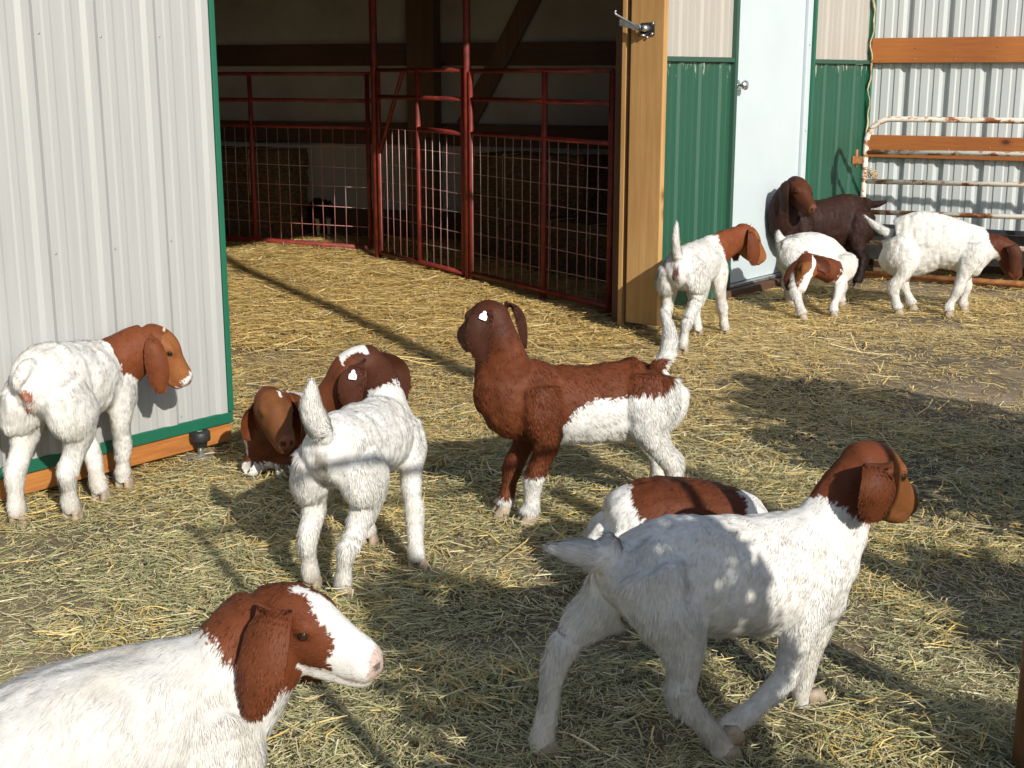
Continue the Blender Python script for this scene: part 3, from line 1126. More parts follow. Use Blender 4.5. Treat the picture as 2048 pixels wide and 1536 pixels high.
    if g.vent is not None:
        vx, vz0, vz1, vw, vc = g.vent
        k = (P[:, 0] < vx) & (np.abs(P[:, 1] - 0.2 * (vnoise(P, 40) - .5) * vw) < vw) & (P[:, 2] > vz0) & (P[:, 2] < vz1) & (lab != 1)
        f_ = np.clip(vnoise(P, 55) * 2.2 - 0.3, 0.2, 1)
        col[k] = col[k] * (1 - f_[k, None]) + np.asarray(vc) * f_[k, None]
    # dirt: stained knees and feet
    lg = lab == 1
    z = P[:, 2]
    dirt = lg & (z < 0.20)
    k = np.clip((0.20 - z) / 0.20, 0, 1) * np.clip(vnoise(P, 30) * 1.6 - 0.45, 0, 1) * 0.75
    col[dirt] = col[dirt] * (1 - k[dirt, None]) + np.array([0.30, 0.24, 0.17]) * k[dirt, None] * np.clip(col[dirt].mean(1, keepdims=True) * 2.2, 0.1, 1)
    sp = (vnoise(P, 75) > 0.90) & (lab < 2) & (col.mean(1) > 0.5)
    col[sp] *= 0.72
    ca = body.color_attributes.new('coat', 'FLOAT_COLOR', 'POINT')
    ca.data.foreach_set('color', np.concatenate([col, np.ones((n, 1))], 1).astype(np.float32).ravel())
    body.materials.clear()
    body.materials.append(M['coat'])
    body.polygons.foreach_set('use_smooth', [True] * len(body.polygons))
    body.update()
    link('body', body, root)

    # ---- ears
    Rw = np.array([0, 0, -1.0])
    xb, xn, xc, xcol = [], [], [], []
    for si, sg in enumerate((1, -1)):
        spec = g.ear_dirs[si]
        bpt = poll + h * 0.005 * hs + u * 0.030 * hs + lat * sg * 0.046 * hs
        if spec is None:
            pts_ = [bpt, bpt + lat * sg * .030 * hs + u * .004, bpt + lat * sg * .050 * hs + Rw * .030, bpt + lat * sg * .056 * hs + Rw * .080 + h * .004, bpt + lat * sg * .052 * hs + Rw * .125 + h * .008, bpt + lat * sg * .047 * hs + Rw * .165 + h * .012]
            wdir = h
        else:
            pts_, wdir = [bpt] + [np.asarray(q_) for q_ in spec[0]], np.asarray(spec[1], float)
        W_ = [0.018, 0.028, 0.037, 0.041, 0.036, 0.014]
        C_ = crom(np.array([[*p_, w_ * hs * g.earw] for p_, w_ in zip(pts_, np.interp(np.linspace(0, 1, len(pts_)), np.linspace(0, 1, 6), W_))]), 5)
        ev, ef = [], []
        N_ = len(C_)
        nu = 9
        for i in range(N_):
            t = C_[min(i + 1, N_ - 1), :3] - C_[max(i - 1, 0), :3]
            t /= np.linalg.norm(t) + 1e-9
            wv = wdir - t * (wdir @ t)
            wv /= np.linalg.norm(wv) + 1e-9
            nv = np.cross(t, wv)
            if nv @ lat * sg < 0:
                nv = -nv
            for k in range(nu):
                x = -1 + 2 * k / (nu - 1)
                cup = -0.30 * C_[i, 3] * x * x
                ev.append(C_[i, :3] + wv * C_[i, 3] * x + nv * (cup + 0.0035 * (1 - x ** 4)))
            for k in range(nu):
                x = 1 - 2 * k / (nu - 1)
                cup = -0.30 * C_[i, 3] * x * x
                ev.append(C_[i, :3] + wv * C_[i, 3] * x + nv * (cup - 0.0035 * (1 - x ** 4)))
        r_ = nu * 2
        for i in range(N_ - 1):
            for k in range(r_):
                ef.append((i * r_ + k, i * r_ + (k + 1) % r_, (i + 1) * r_ + (k + 1) % r_, (i + 1) * r_ + k))
        ef.append(tuple(range(r_ - 1, -1, -1)))
        ef.append(tuple((N_ - 1) * r_ + k for k in range(r_)))
        eo = mesh('ear', ev, ef, M['coat'], root, True, world=False)
        EP = np.array(ev)
        ecol = np.tile(g.earcol, (len(EP), 1)) * (0.82 + 0.36 * vnoise(EP, 45))[:, None]
        eca = eo.data.color_attributes.new('coat', 'FLOAT_COLOR', 'POINT')
        eca.data.foreach_set('color', np.concatenate([ecol, np.ones((len(EP), 1))], 1).astype(np.float32).ravel())
        nE = int(g.fur_n * 0.030)
        ii = rng.integers(5, N_ - 1, nE)
        uu = rng.uniform(-0.96, 0.96, nE)
        sd2 = rng.choice([1, 1, 1, -1], nE)
        for i_, x_, q_ in zip(ii, uu, sd2):
            t = C_[i_ + 1, :3] - C_[i_ - 1, :3]
            t = t / (np.linalg.norm(t) + 1e-9)
            wv = wdir - t * (wdir @ t)
            wv = wv / (np.linalg.norm(wv) + 1e-9)
            nv = np.cross(t, wv)
            if nv @ lat * sg < 0:
                nv = -nv
            xb.append(C_[i_, :3] + rng.random() * (C_[i_ + 1, :3] - C_[i_, :3]) + wv * C_[i_, 3] * x_ + nv * (-0.30 * C_[i_, 3] * x_ * x_ + q_ * 0.0030 * (1 - x_ ** 4)))
            xn.append(nv * q_ + wv * 0.5 * x_ * q_)
            xc.append(t + wv * 0.25 * x_)
            xcol.append(g.earcol * rng.uniform(.75, 1.25))
        sb = eo.modifiers.new('s', 'SUBSURF')
        sb.levels = sb.render_levels = 1
        if g.tagtxt and si == g.tagside:
            i = int(N_ * g.tagpos)
            t = C_[i + 1, :3] - C_[i - 1, :3]
            t /= np.linalg.norm(t)
            wv = wdir - t * (wdir @ t)
            wv /= np.linalg.norm(wv)
            nv = np.cross(t, wv)
            if nv @ lat * sg < 0:
                nv = -nv
            ear_tag(C_[i, :3] + nv * 0.0100, t, wv, nv, g.tagtxt, eo)
    # ---- fur: short tapered locks combed along the body
    body.vertices.foreach_get('normal', Nn.ravel() if False else (tmpn := np.empty(n * 3)))
    Nn = tmpn.reshape(-1, 3)
    body.calc_loop_triangles()
    nt = len(body.loop_triangles)
    tri = np.empty(nt * 3, int)
    body.loop_triangles.foreach_get('vertices', tri)
    tri = tri.reshape(-1, 3)
    e1, e2 = P[tri[:, 1]] - P[tri[:, 0]], P[tri[:, 2]] - P[tri[:, 0]]
    area = np.linalg.norm(np.cross(e1, e2), axis=1)
    tl = lab[tri[:, 0]]
    wgt = area * np.choose(tl, [1.0, 1.5, 1.0, 1.0, 2.2])
    cum = np.cumsum(wgt)
    m = g.fur_n
    ti = np.minimum(np.searchsorted(cum, rng.random(m) * cum[-1]), nt - 1)
    r1, r2 = np.sqrt(rng.random(m)), rng.random(m)
    bw = np.stack([1 - r1, r1 * (1 - r2), r1 * r2], 1)
    TI = tri[ti]
    base = (P[TI] * bw[:, :, None]).sum(1)
    nr = (Nn[TI] * bw[:, :, None]).sum(1)
    nr /= np.linalg.norm(nr, axis=1, keepdims=True) + 1e-9
    cm = (comb[TI] * bw[:, :, None]).sum(1)
    L_ = lab[TI[:, 0]]
    tq = tpar[TI[:, 0]]
    nx = len(xb)
    base = np.concatenate([base, np.array(xb)])
    xn_ = np.array(xn)
    nr = np.concatenate([nr, xn_ / np.linalg.norm(xn_, axis=1, keepdims=True)])
    cm = np.concatenate([cm, np.array(xc)])
    L_ = np.concatenate([L_, np.full(nx, 3)])
    tq = np.concatenate([tq, np.zeros(nx)])
    m += nx
    jit = np.stack([vnoise(base + k * 5.0, 22) - 0.5 for k in range(3)], 1) * 1.1 + rng.normal(0, 0.12, (m, 3))
    cm = cm + jit * np.linalg.norm(cm, axis=1, keepdims=True) * 0.55
    cm -= nr * (cm * nr).sum(1, keepdims=True)
    cm /= np.linalg.norm(cm, axis=1, keepdims=True) + 1e-9
    ln = np.choose(L_, [0.0150, 0.0135, 0.012, 0.0075, 0.020]) * S
    back = (L_ == 1) & (base[:, 0] < -0.0) & (nr[:, 0] < -0.2) & (base[:, 2] > 0.12)
    ln = np.where(back, ln * 1.6, ln)
    ln = np.where((L_ == 1) & (base[:, 2] < 0.045), ln * 0.4, ln)
    belly = (L_ == 0) & (nr[:, 2] < -0.5)
    ln = np.where(belly, ln * 1.3, ln)
    ln = ln * rng.uniform(0.6, 1.25, m) * g.furlen
    lift = np.choose(L_, [0.10, 0.25, 0.08, 0.12, 0.30]) + rng.uniform(-0.08, 0.16, m)
    dr = cm * np.cos(lift)[:, None] + nr * np.sin(lift)[:, None]
    sdv = np.cross(dr, nr)
    sdv /= np.linalg.norm(sdv, axis=1, keepdims=True) + 1e-9
    hw = (0.0009 + 0.0006 * rng.random(m)) * g.furw
    hcol = np.concatenate([(col[TI] * bw[:, :, None]).sum(1), np.array(xcol)])
    hcol = hcol * (rng.uniform(0.86, 1.08, (m, 1)) * np.where(hcol.mean(1, keepdims=True) < 0.25, rng.choice([0.72, 0.85, 1.0, 1.1, 1.4], (m, 1)), 1.0))
    p0 = base - nr * 0.001
    mid = p0 + dr * (ln * 0.55)[:, None]
    tip = p0 + (dr * ln[:, None] + (cm - dr) * (ln * 0.25)[:, None])
    V = np.empty((m, 5, 3))
    V[:, 0], V[:, 1] = p0 - sdv * hw[:, None], p0 + sdv * hw[:, None]
    V[:, 2], V[:, 3] = mid + sdv * hw[:, None] * 0.8, mid - sdv * hw[:, None] * 0.8
    V[:, 4] = tip
    idx = np.arange(m)[:, None] * 5
    fm = bpy.data.meshes.new('fur')
    fm.vertices.add(m * 5)
    fm.vertices.foreach_set('co', V.ravel())
    loops = np.concatenate([idx + np.array([[0, 1, 2, 3]]), idx + np.array([[3, 2, 4]])], 1).ravel()
    fm.loops.add(m * 7)
    fm.loops.foreach_set('vertex_index', loops)
    fm.polygons.add(m * 2)
    st = np.empty(m * 2, int)
    st[0::2] = np.arange(m) * 7
    st[1::2] = np.arange(m) * 7 + 4
    fm.polygons.foreach_set('loop_start', st)
    tt2 = np.empty(m * 2, int)
    tt2[0::2], tt2[1::2] = 4, 3
    fm.polygons.foreach_set('loop_total', tt2)
    fm.update(calc_edges=True)
    fca = fm.color_attributes.new('coat', 'FLOAT_COLOR', 'POINT')
    fc = np.ones((m, 5, 4))
    fc[:, :, :3] = hcol[:, None, :]
    fca.data.foreach_set('color', fc.astype(np.float32).ravel())
    fm.materials.append(M['coat'])
    fm.polygons.foreach_set('use_smooth', [True] * (m * 2))
    nn = nr + (0.26 + 0.24 * (hcol.mean(1, keepdims=True) < 0.25)) * rng.normal(0, 0.5, (m, 3))
    nn /= np.linalg.norm(nn, axis=1, keepdims=True)
    fm.normals_split_custom_set_from_vertices(np.repeat(nn, 5, 0).tolist())
    fo = link('fur', fm, root)
    tag(fo, kind='stuff')

    # ---- eyes
    for sg in (1, -1):
        ec = poll + h * 0.077 * hs + u * 0.018 * hs + lat * sg * 0.0475 * hs
        bm = bmesh.new()
        bmesh.ops.create_uvsphere(bm, u_segments=14, v_segments=10, radius=0.0112 * hs)
        me_ = bpy.data.meshes.new('eye')
        bm.to_mesh(me_)
        bm.free()
        me_.materials.append(M['eye'])
        me_.polygons.foreach_set('use_smooth', [True] * len(me_.polygons))
        eo = link('eye', me_, root)
        eo.location = tuple(ec)
    if g.horns:
        for sg in (1, -1):
            hb = poll + h * 0.018 * hs + u * 0.060 * hs + lat * sg * 0.022 * hs
            Vh, Fh = tube_geo([hb, hb + u * 0.012 - h * 0.004, hb + u * 0.022 - h * 0.010], [0.008 * hs, 0.0065 * hs, 0.002], 8)
            mesh('horn_bud', Vh, Fh, M['hornbud'], root, True, world=False)
    # ---- hooves: two claws each
    for k, c in legs.items():
        if k in g.nohoof:
            continue
        e = np.array(c[-1][:3])
        pv = np.array(c[-2][:3])
        dn = e - pv
        dn[2] = 0
        fwd = np.array([1.0, 0, 0])
        if np.linalg.norm(dn) > 0.03:
            fwd = dn / np.linalg.norm(dn)
        lift_ = g.lift.get(k)
        parts = []
        for sg in (1, -1):
            sdv_ = np.array([-fwd[1], fwd[0], 0])
            o_ = e + sdv_ * sg * 0.0155 * S
            o_[2] = 0.0 if lift_ is None else e[2] - 0.02
            vv = []
            for z_, xb, xf, wd_ in ((0.0, -.022, .036, .0130), (0.010, -.022, .034, .0132), (0.026, -.022, .025, .0130), (0.040, -.016, .014, .010)):
                for t_ in range(10):
                    q_ = 2 * math.pi * t_ / 10
                    cx = math.cos(q_)
                    xx = (xf if cx > 0 else -xb) * cx
                    vv.append(o_ + fwd * xx * S + sdv_ * math.sin(q_) * wd_ * S + np.array([0, 0, z_ * S]))
            ff = []
            for i in range(3):
                for t_ in range(10):
                    ff.append((i * 10 + t_, i * 10 + (t_ + 1) % 10, i * 10 + 10 + (t_ + 1) % 10, i * 10 + 10 + t_))
            ff += [tuple(range(9, -1, -1)), tuple(range(30, 40))]
            parts.append((vv, ff))
        mesh('hoof', *join(parts), M[g.hoofmat], root, True, world=False)
    return root


def ear_tag(o, t, w, nrm, txt, parent):
    """Small white plastic tag with its printed number; t points down the ear."""
    out = [(-.5, 1.0), (-.62, .9), (-.62, .28), (-.42, .02), (-.30, -.05), (-.28, -.35), (-.1, -.55), (.1, -.55), (.28, -.35), (.30, -.05), (.42, .02), (.62, .28), (.62, .9), (.5, 1.0)]
    sc_ = 0.0185
    sgn = 1.0 if np.cross(w, t) @ nrm > 0 else -1.0
    V = [o + (w * sgn * a * sc_ * 1.0 + t * (b - .3) * sc_) + nrm * dz for dz in (0.0015, 0.0) for a, b in out]
    n = len(out)
    F = [tuple(range(n)), tuple(range(2 * n - 1, n - 1, -1))] + [(i, n + i, n + (i + 1) % n, (i + 1) % n) for i in range(n)]
    tg = mesh('ear_tag', V, F, M['tagwhite'], parent, world=False)
    dome_v = o + t * (-.5) * sc_ + nrm * 0.0015
    for row, (s_, off) in enumerate(((txt[0], 0.12), (txt[1], 0.60))):
        cu = bpy.data.curves.new('number', 'FONT')
        cu.body = s_
        cu.size = (0.40 if row == 0 else 0.52) * sc_
        cu.align_x, cu.align_y = 'CENTER', 'CENTER'
        cu.extrude = 0.00015
        tmp = bpy.data.objects.new('number', cu)
        COL.objects.link(tmp)
        me = bpy.data.meshes.new_from_object(tmp.evaluated_get(bpy.context.evaluated_depsgraph_get()))
        bpy.data.objects.remove(tmp)
        me.name = 'number'
        me.materials.clear()
        me.materials.append(M['ink'])
        # text x runs so that it reads from outside; y is up the ear
        X, Y_, Z_ = -np.cross(nrm, -t), -t, nrm
        X = np.cross(Y_, Z_)
        Cc = o + t * (off - .3 + 0.05) * sc_ + nrm * 0.0019
        for v in me.vertices:
            v.co = Vector(Cc + X * v.co.x + Y_ * v.co.y + Z_ * v.co.z)
        me.update()
        link('number', me, tg.parent)
    return tg


# ---------------------------------------------------------------- markings
def edge(P, s=60, amp=0.5):
    return (vnoise(P, s * .55) - 0.5) * amp * .8 + (vnoise(P + 9, s * 1.6) - 0.5) * amp * 0.35 + (vnoise(P + 4, s * 4.0) - 0.5) * amp * 0.5


def shade_var(P, c, s=18, a=0.30):
    return c[None, :] * (1 - a / 2 + a * vnoise(P, s))[:, None]


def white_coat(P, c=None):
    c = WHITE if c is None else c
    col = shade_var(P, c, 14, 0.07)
    Q = P * np.array([1.0, 1.0, 0.45])
    k = np.clip((vnoise(Q + 2, 16) - 0.58) * 2.6, 0, 1)[:, None] * 0.45
    col = col * (1 - k) + col * np.array([0.86, 0.81, 0.70]) * k
    k = np.clip((vnoise(Q + 6, 34) - 0.70) * 3.0, 0, 1)[:, None] * 0.30
    return col * (1 - k * 0.6)


def paint_headneck(neck_t=0.3, red=RED, face=None, blaze=0.0, chin=False, muzzle=None, poll_white=False, base=WHITE, jag=0.22):
    def f(g, P, lab, t):
        col = white_coat(P, getattr(g, 'base_white', base))
        r = shade_var(P, red)
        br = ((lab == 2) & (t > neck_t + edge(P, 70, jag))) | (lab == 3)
        col[br] = r[br]
        q = P - g.poll
        hs = g.hs if hasattr(g, 'hs') else g.S
        a, b, c_ = q @ g.h / hs, q @ g.u / hs, q @ g.lat / hs
        H_ = lab == 3
        if face is not None:
            m_ = H_ & (a > 0.03 + edge(P, 40, .04))
            col[m_] = shade_var(P, face)[m_]
        if blaze > 0:
            m_ = H_ & (a > -0.02) & (b > -0.03 + 0 * a) & (np.abs(c_) < blaze + 0.02 * np.clip((a - .05) / .1, 0, 1) + edge(P, 60, .02))
            col[m_] = WHITE
        if muzzle is not None:
            m_ = H_ & (a > muzzle + edge(P, 60, .03))
            col[m_] = WHITE
        if chin:
            m_ = ((lab == 3) & (b < -0.052 + edge(P, 60, .02)) & (a > -.02))
            col[m_] = WHITE
        if poll_white:
            m_ = H_ & (a < 0.06) & (a > -.02) & (b > 0.03) & (np.abs(c_) < 0.035 + edge(P, 60, .02))
            col[m_] = WHITE
        return col
    return f


def std(g):
    """Defaults shared by every animal."""
    S = g.S
    g.nose = np.array([0.28, 0.10, 0.07])
    g.earcol = DARKRED * 1.25
    g.earw = 1.0
    g.furlen, g.furw = 1.0, 1.0
    g.horns = False
    g.nohoof = ()
    g.hoofmat = 'hoof'
    g.tagside, g.tagpos = 0, 0.42
    return g


def neck_to(g, base, poll, r0=(.075, .105), r1=(.050, .056), bow=0.0, mid=None):
    S = g.S
    base, poll = np.asarray(base, float), np.asarray(poll, float)
    v = poll - base
    up_ = np.array([0, 0, 1.0])
    out = []
    for t in (0.0, 0.35, 0.7, 1.0):
        p = base + v * t + up_ * bow * math.sin(math.pi * t) * S
        if mid is not None:
            p = (1 - t) ** 2 * base + 2 * t * (1 - t) * np.asarray(mid) + t * t * poll
        out.append((*p, (r0[0] * (1 - t) + r1[0] * t) * S, (r0[1] * (1 - t) + r1[1] * t) * S))
    g.neck = out
    g.poll = poll


def tail_pts(pts, r=(.030, .026, .021, .009), S=1.0):
    rr = np.interp(np.linspace(0, 1, len(pts)), np.linspace(0, 1, 4), r)
    return [(*np.asarray(p), a * S * .9, a * S) for p, a in zip(pts, rr)]


def nose_dir(g, p):
    d = np.asarray(p, float) - g.poll
    return d / np.linalg.norm(d)


# ---------------------------------------------------------------- the herd, each animal posed from its own measurements
UP = np.array([0, 0, 1.0])
herd = []

# 5: brown saddled kid looking away from the camera, centre of the yard
g = std(Goat((0.27, 4.06), -108, 'brown backed kid with white flank looking up and away, white tag in its ear', 1.04))
g.torso_px([(1326, 715, 1332, 800, .05), (1314, 699, 1328, 850, .082), (1284, 706, 1302, 880, .097), (1235, 718, 1255, 884, .106), (1170, 730, 1180, 888, .110), (1100, 728, 1106, 888, .102), (1042, 714, 1044, 882, .090), (990, 712, 996, 858, .070), (954, 744, 964, 822, .042)])
g.tlh = 0.74
g.hooves(FLh=(1053, 1052), FRh=(1003, 1033), HLh=(1345, 1030), HRh=(1312, 990))
neck_to(g, g.L(1018, 790), g.L(988, 648), (.068, .105), (.052, .060), 0.0)
g.u = UP
g.h = g.loc(g.pos + np.array([-0.52, 0.84, -0.16]))
g.tail = tail_pts([g.L(1310, 745), g.L(1330, 714), g.L(1341, 684), g.L(1338, 656), g.L(1328, 626)], (.026, .026, .024, .008))
g.earcol = DARKRED * 0.75
g.horns = False
yp = (g.pos + g.f * g.poll[0] + g.l * g.poll[1])[1]
g.ear_dirs = [([g.A(968, 626, yp - .075), g.A(960, 652, yp - .095), g.A(958, 686, yp - .095), g.A(966, 726, yp - .08)], g.loc(g.pos + np.array([1.0, 0.25, 0.0]))),
              ([g.A(1018, 612, yp + .04), g.A(1040, 624, yp + .06), g.A(1050, 656, yp + .06), g.A(1051, 696, yp + .04)], g.loc(g.pos + np.array([0.35, 1.0, 0.1])))]
g.hs = 0.98
g.tagtxt, g.tagside, g.tagpos = ('SC', '0121'), 0, 0.36


def paint5(g, P, lab, t):
    x, y, z = P.T
    col = white_coat(P)
    r = shade_var(P, RED * 0.92)
    e = edge(P, 42, 0.085)
    pp = np.array([g.L(*q, .085) for q in ((1352, 740), (1338, 762), (1300, 788), (1250, 796), (1190, 792), (1150, 820), (1110, 862), (1085, 905), (1070, 990))])
    zl = np.interp(x, pp[:, 0], pp[:, 2])
    br = ((lab == 0) | (lab == 4)) & (z > zl + e * 0.5)
    br |= (lab == 2) | (lab == 3)
    r[lab == 3] = shade_var(P, DARKRED * 1.1)[lab == 3]
    kk = ((lab == 2) * np.clip((t - .55) / .4, 0, 1))[:, None]
    r = r * (1 - kk) + shade_var(P, DARKRED * 1.1) * kk
    br |= (lab == 1) & (x > 0) & (y > 0) & (z > 0.165 + e * .3)
    br |= (lab == 1) & (x > 0) & (y < 0) & (z > 0.065 + e * .3)
    br |= (lab == 1) & (x < 0) & (z > zl + e * 0.5)
    br &= ~((lab == 4) & ((t > 0.05) | (z < zl)))
    br &= ~((lab == 0) & (x < g.L(1346, 740, .07)[0]) & (z < g.L(1346, 705)[2]))
    col[br] = r[br]
    return col


g.paint = paint5
g.fur_n = 55000
herd.append(g)

# 7: white kid walking to the right in the foreground
g = std(Goat((0.36, 2.52), 68, 'white kid with brown head walking right in the foreground, one forefoot lifted', 1.0))
g.torso_px([(1214, 1085, 1222, 1150, .05), (1240, 1062, 1255, 1205, .082), (1300, 1034, 1318, 1255, .098), (1380, 1030, 1395, 1268, .104), (1470, 1034, 1480, 1268, .108), (1555, 1027, 1560, 1262, .104), (1618, 1012, 1625, 1252, .090), (1664, 1012, 1668, 1222, .070), (1690, 1060, 1692, 1180, .045)])


def J(rows):
    return [(*g.L(px, py, y), ra * (.86 if ra < .045 else .95), rb * (.86 if ra < .045 else .95)) for px, py, y, ra, rb in rows]


g.joints['HR'] = J([(1300, 1140, -.050, .066, .090), (1325, 1205, -.070, .060, .080), (1362, 1275, -.080, .046, .058), (1366, 1340, -.082, .036, .041), (1362, 1388, -.082, .030, .036), (1398, 1438, -.082, .026, .027), (1432, 1480, -.082, .028, .029), (1452, 1506, -.082, .028, .033)])
g.joints['HL'] = J([(1270, 1130, .045, .066, .088), (1225, 1200, .062, .056, .076), (1165, 1250, .072, .043, .052), (1122, 1300, .075, .034, .038), (1106, 1350, .076, .027, .030), (1098, 1410, .076, .026, .026), (1086, 1466, .076, .028, .030), (1088, 1500, .076, .029, .034)])
g.joints['FR'] = J([(1640, 1140, -.050, .048, .064), (1618, 1210, -.066, .046, .058), (1594, 1280, -.070, .040, .044), (1578, 1335, -.070, .032, .033), (1560, 1368, -.070, .031, .032), (1512, 1412, -.070, .025, .025), (1474, 1443, -.070, .027, .027), (1454, 1462, -.070, .025, .030)])
g.joints['FL'] = J([(1652, 1140, .050, .048, .064), (1640, 1210, .062, .045, .056), (1620, 1290, .070, .036, .038), (1608, 1345, .070, .030, .031), (1604, 1385, .070, .025, .026), (1610, 1418, .070, .028, .029), (1620, 1436, .070, .028, .032)])
g.lift['FR'] = True
neck_to(g, g.L(1630, 1110), g.L(1722, 945, -.005), (.074, .105), (.050, .058), 0.0)
g.u = UP
g.h = g.loc(g.pos + np.array([0.80, 0.55, -0.36]))
g.hs = 0.95
g.tail = tail_pts([g.L(1232, 1095), g.L(1200, 1112), g.L(1155, 1106), g.L(1102, 1098)], (.036, .032, .028, .012))
g.earcol = RED * 0.85
rd = np.array([-0.1, 1.0, 0.0])
g.ear_dirs = [([g.A(1690, 925, 2.78), g.A(1668, 945, 2.80), g.A(1658, 965, 2.80), g.A(1652, 985, 2.80)], g.h),
              ([g.A(1757, 935, 2.55), g.A(1762, 962, 2.525), g.A(1762, 992, 2.52), g.A(1756, 1020, 2.53), g.A(1750, 1042, 2.54)], g.loc(g.pos + np.array([1.0, 0.35, 0.0])))]
g.paint = paint_headneck(0.46, RED, TAN * 0.8, jag=0.18)
g.earw = 1.12
g.fur_n = 60000
g.vox = 0.005
g.furw = 0.8
herd.append(g)

# 4: kid in the bottom left corner, close to the camera
g = std(Goat((-0.655, 1.735), 55, 'white kid with brown head and white blaze in the bottom left corner', 1.06))
g.torso = [(x * 1.06, 0, (z - .012 - .11 * max(0, -x) / .3) * 1.06, ry * 1.10, rz * 1.06) for x, z, ry, rz in TORSO]
neck_to(g, g.A(438, 1395, 1.855), g.A(552, 1240, 1.90), (.070, .098), (.056, .070), 0.0)
g.u = UP + 0.12 * g.loc(g.pos + np.array([0, -1.0, 0]))
g.h = nose_dir(g, g.A(694, 1276, 1.865))
g.hs = 0.86
g.tail = tail_pts([(-.29, 0, .45), (-.33, 0, .46), (-.36, 0, .45), (-.39, 0, .42)])
g.earcol = RED * 0.9
g.ear_dirs = [None, ([g.A(548, 1222, 1.825), g.A(532, 1262, 1.795), g.A(518, 1325, 1.775), g.A(508, 1380, 1.77), g.A(500, 1432, 1.775)], g.h)]
g.earw = 1.1
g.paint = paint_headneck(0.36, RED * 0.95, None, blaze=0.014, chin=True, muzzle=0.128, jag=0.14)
g.nose = np.array([0.36, 0.17, 0.12])
g.fur_n = 90000
g.vox = 0.0045
g.furw = 0.75
g.furlen = 1.15
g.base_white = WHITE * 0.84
herd.append(g)

# 3: kid seen from behind, left of centre
H3 = gnd(656, 1187)
A3 = 16
g = std(Goat(tuple((H3 + azv(A3) * .205 + np.array([.028, 0, 0]))[:2]), A3, 'white kid seen from behind with dark brown head turned left and a white ear tag', 0.92))
g.torso = [(r[0], r[1], r[2] - .10 * r[0], r[3] * 1.04, r[4]) for r in g.torso]
g.hooves(FRh=(836, 1140), HRh=(690, 1198), HLh=(626, 1176))
neck_to(g, (.20, -.01, .365), g.A(738, 736, 3.86), (.076, .105), (.060, .068), 0.0)
g.vent = (-.22, .17, .42, .020, (.25, .22, .17))
g.u = UP
g.h = nose_dir(g, g.A(655, 778, 3.84))
g.hs = 1.04
g.tail = tail_pts([(-.24, 0, .44), (-.285, 0.005, .485), (-.305, .012, .535), (-.29, .02, .60)], (.034, .034, .032, .012))
g.earcol = DARKRED
g.ear_dirs = [([g.A(712, 732, 3.775), g.A(706, 757, 3.755), g.A(704, 790, 3.755), g.A(708, 828, 3.765)], g.h),
              ([g.A(774, 722, 3.93), g.A(790, 740, 3.95), g.A(797, 770, 3.94), g.A(801, 805, 3.93)], g.h)]
g.tagtxt, g.tagside, g.tagpos = ('SC', '0106'), 0, 0.46
g.paint = paint_headneck(0.42, DARKRED, RED * 0.8, poll_white=True, jag=0.2)
g.fur_n = 60000
herd.append(g)

# 1: kid at the left edge, sniffing along the sliding door
H1 = gnd(90, 1043)
A1 = 12
g = std(Goat(tuple((H1 + azv(A1) * .165 + np.array([.03, 0, 0]))[:2]), A1, 'white kid with red brown neck standing against the sliding door', 1.03))
g.tl = 0.78
g.torso = [(r[0] * g.tl, r[1], r[2] - .13 * r[0] + .005, r[3] * 1.06, r[4]) for r in g.torso]
g.vent = (-.20, .375, .445, .024, (.36, .14, .09))
g.hooves(HLh=(40, 1048), HRh=(146, 1038), FLh=(203, 1002), FRh=(250, 978))
neck_to(g, (.16, -.02, .405), g.A(298, 684, 4.34), (.080, .112), (.055, .066), 0.0)
g.u = UP
g.hs = 0.92
g.h = nose_dir(g, g.A(356, 724, 4.36))
g.tail = tail_pts([(-.20, 0, .50), (-.262, 0, .505), (-.278, .01, .475), (-.268, .02, .445)])
g.earcol = RED * 1.1
g.paint = paint_headneck(0.16, RED * 1.15, TAN, blaze=0.0, muzzle=0.185, jag=0.14)
g.horns = True
g.fur_n = 55000
herd.append(g)

# 8: kid with raised tail beside the jamb
g = std(Goat((0.945, 6.85), 25, 'white kid with orange brown neck and raised tail standing beside the doorway jamb', 1.0))
g.hooves(HLh=(1338, 690), HRh=(1366, 708), FLh=(1396, 672), FRh=(1450, 669))
neck_to(g, (.22, -.01, .43), g.A(1482, 472, 7.18), (.074, .105), (.052, .060), 0.0)
g.u = UP
g.h = nose_dir(g, g.A(1512, 492, 7.22))
g.vent = (-.24, .36, .46, .016, (.12, .05, .05))
g.tail = tail_pts([(-.27, 0, .47), (-.31, 0, .52), (-.325, 0, .58), (-.315, 0, .65)])
g.earcol = RED
g.paint = paint_headneck(0.12, RED * 1.35, TAN, jag=0.2)
g.fur_n, g.furw, g.vox = 34000, 1.15, 0.0062
g.horns = True
herd.append(g)

# 9: chocolate kid by the white door
g = std(Goat((2.06, 8.72), -112, 'dark chocolate brown goat by the white entry door, head turned back', 1.12))
g.torso_px([(1737, 405, 1739, 465, .05), (1722, 393, 1726, 485, .09), (1692, 386, 1694, 500, .108), (1655, 395, 1656, 505, .115), (1618, 402, 1616, 500, .115), (1583, 418, 1580, 498, .10), (1562, 430, 1560, 490, .08), (1549, 445, 1549, 478, .045)])
g.hooves(HLh=(1711, 578), HRh=(1692, 562), FLh=(1590, 585), FRh=(1578, 572))
neck_to(g, g.L(1573, 450), g.A(1588, 376, 8.52), (.085, .11), (.060, .068), 0.0, mid=g.L(1556, 412))
g.u = UP
g.h = nose_dir(g, g.A(1621, 401, 8.38))
g.hs = 1.12
g.tail = tail_pts([g.L(1725, 402), g.L(1740, 408), g.L(1754, 408), g.L(1770, 404)], (.032, .028, .024, .010))
g.earcol = CHOC
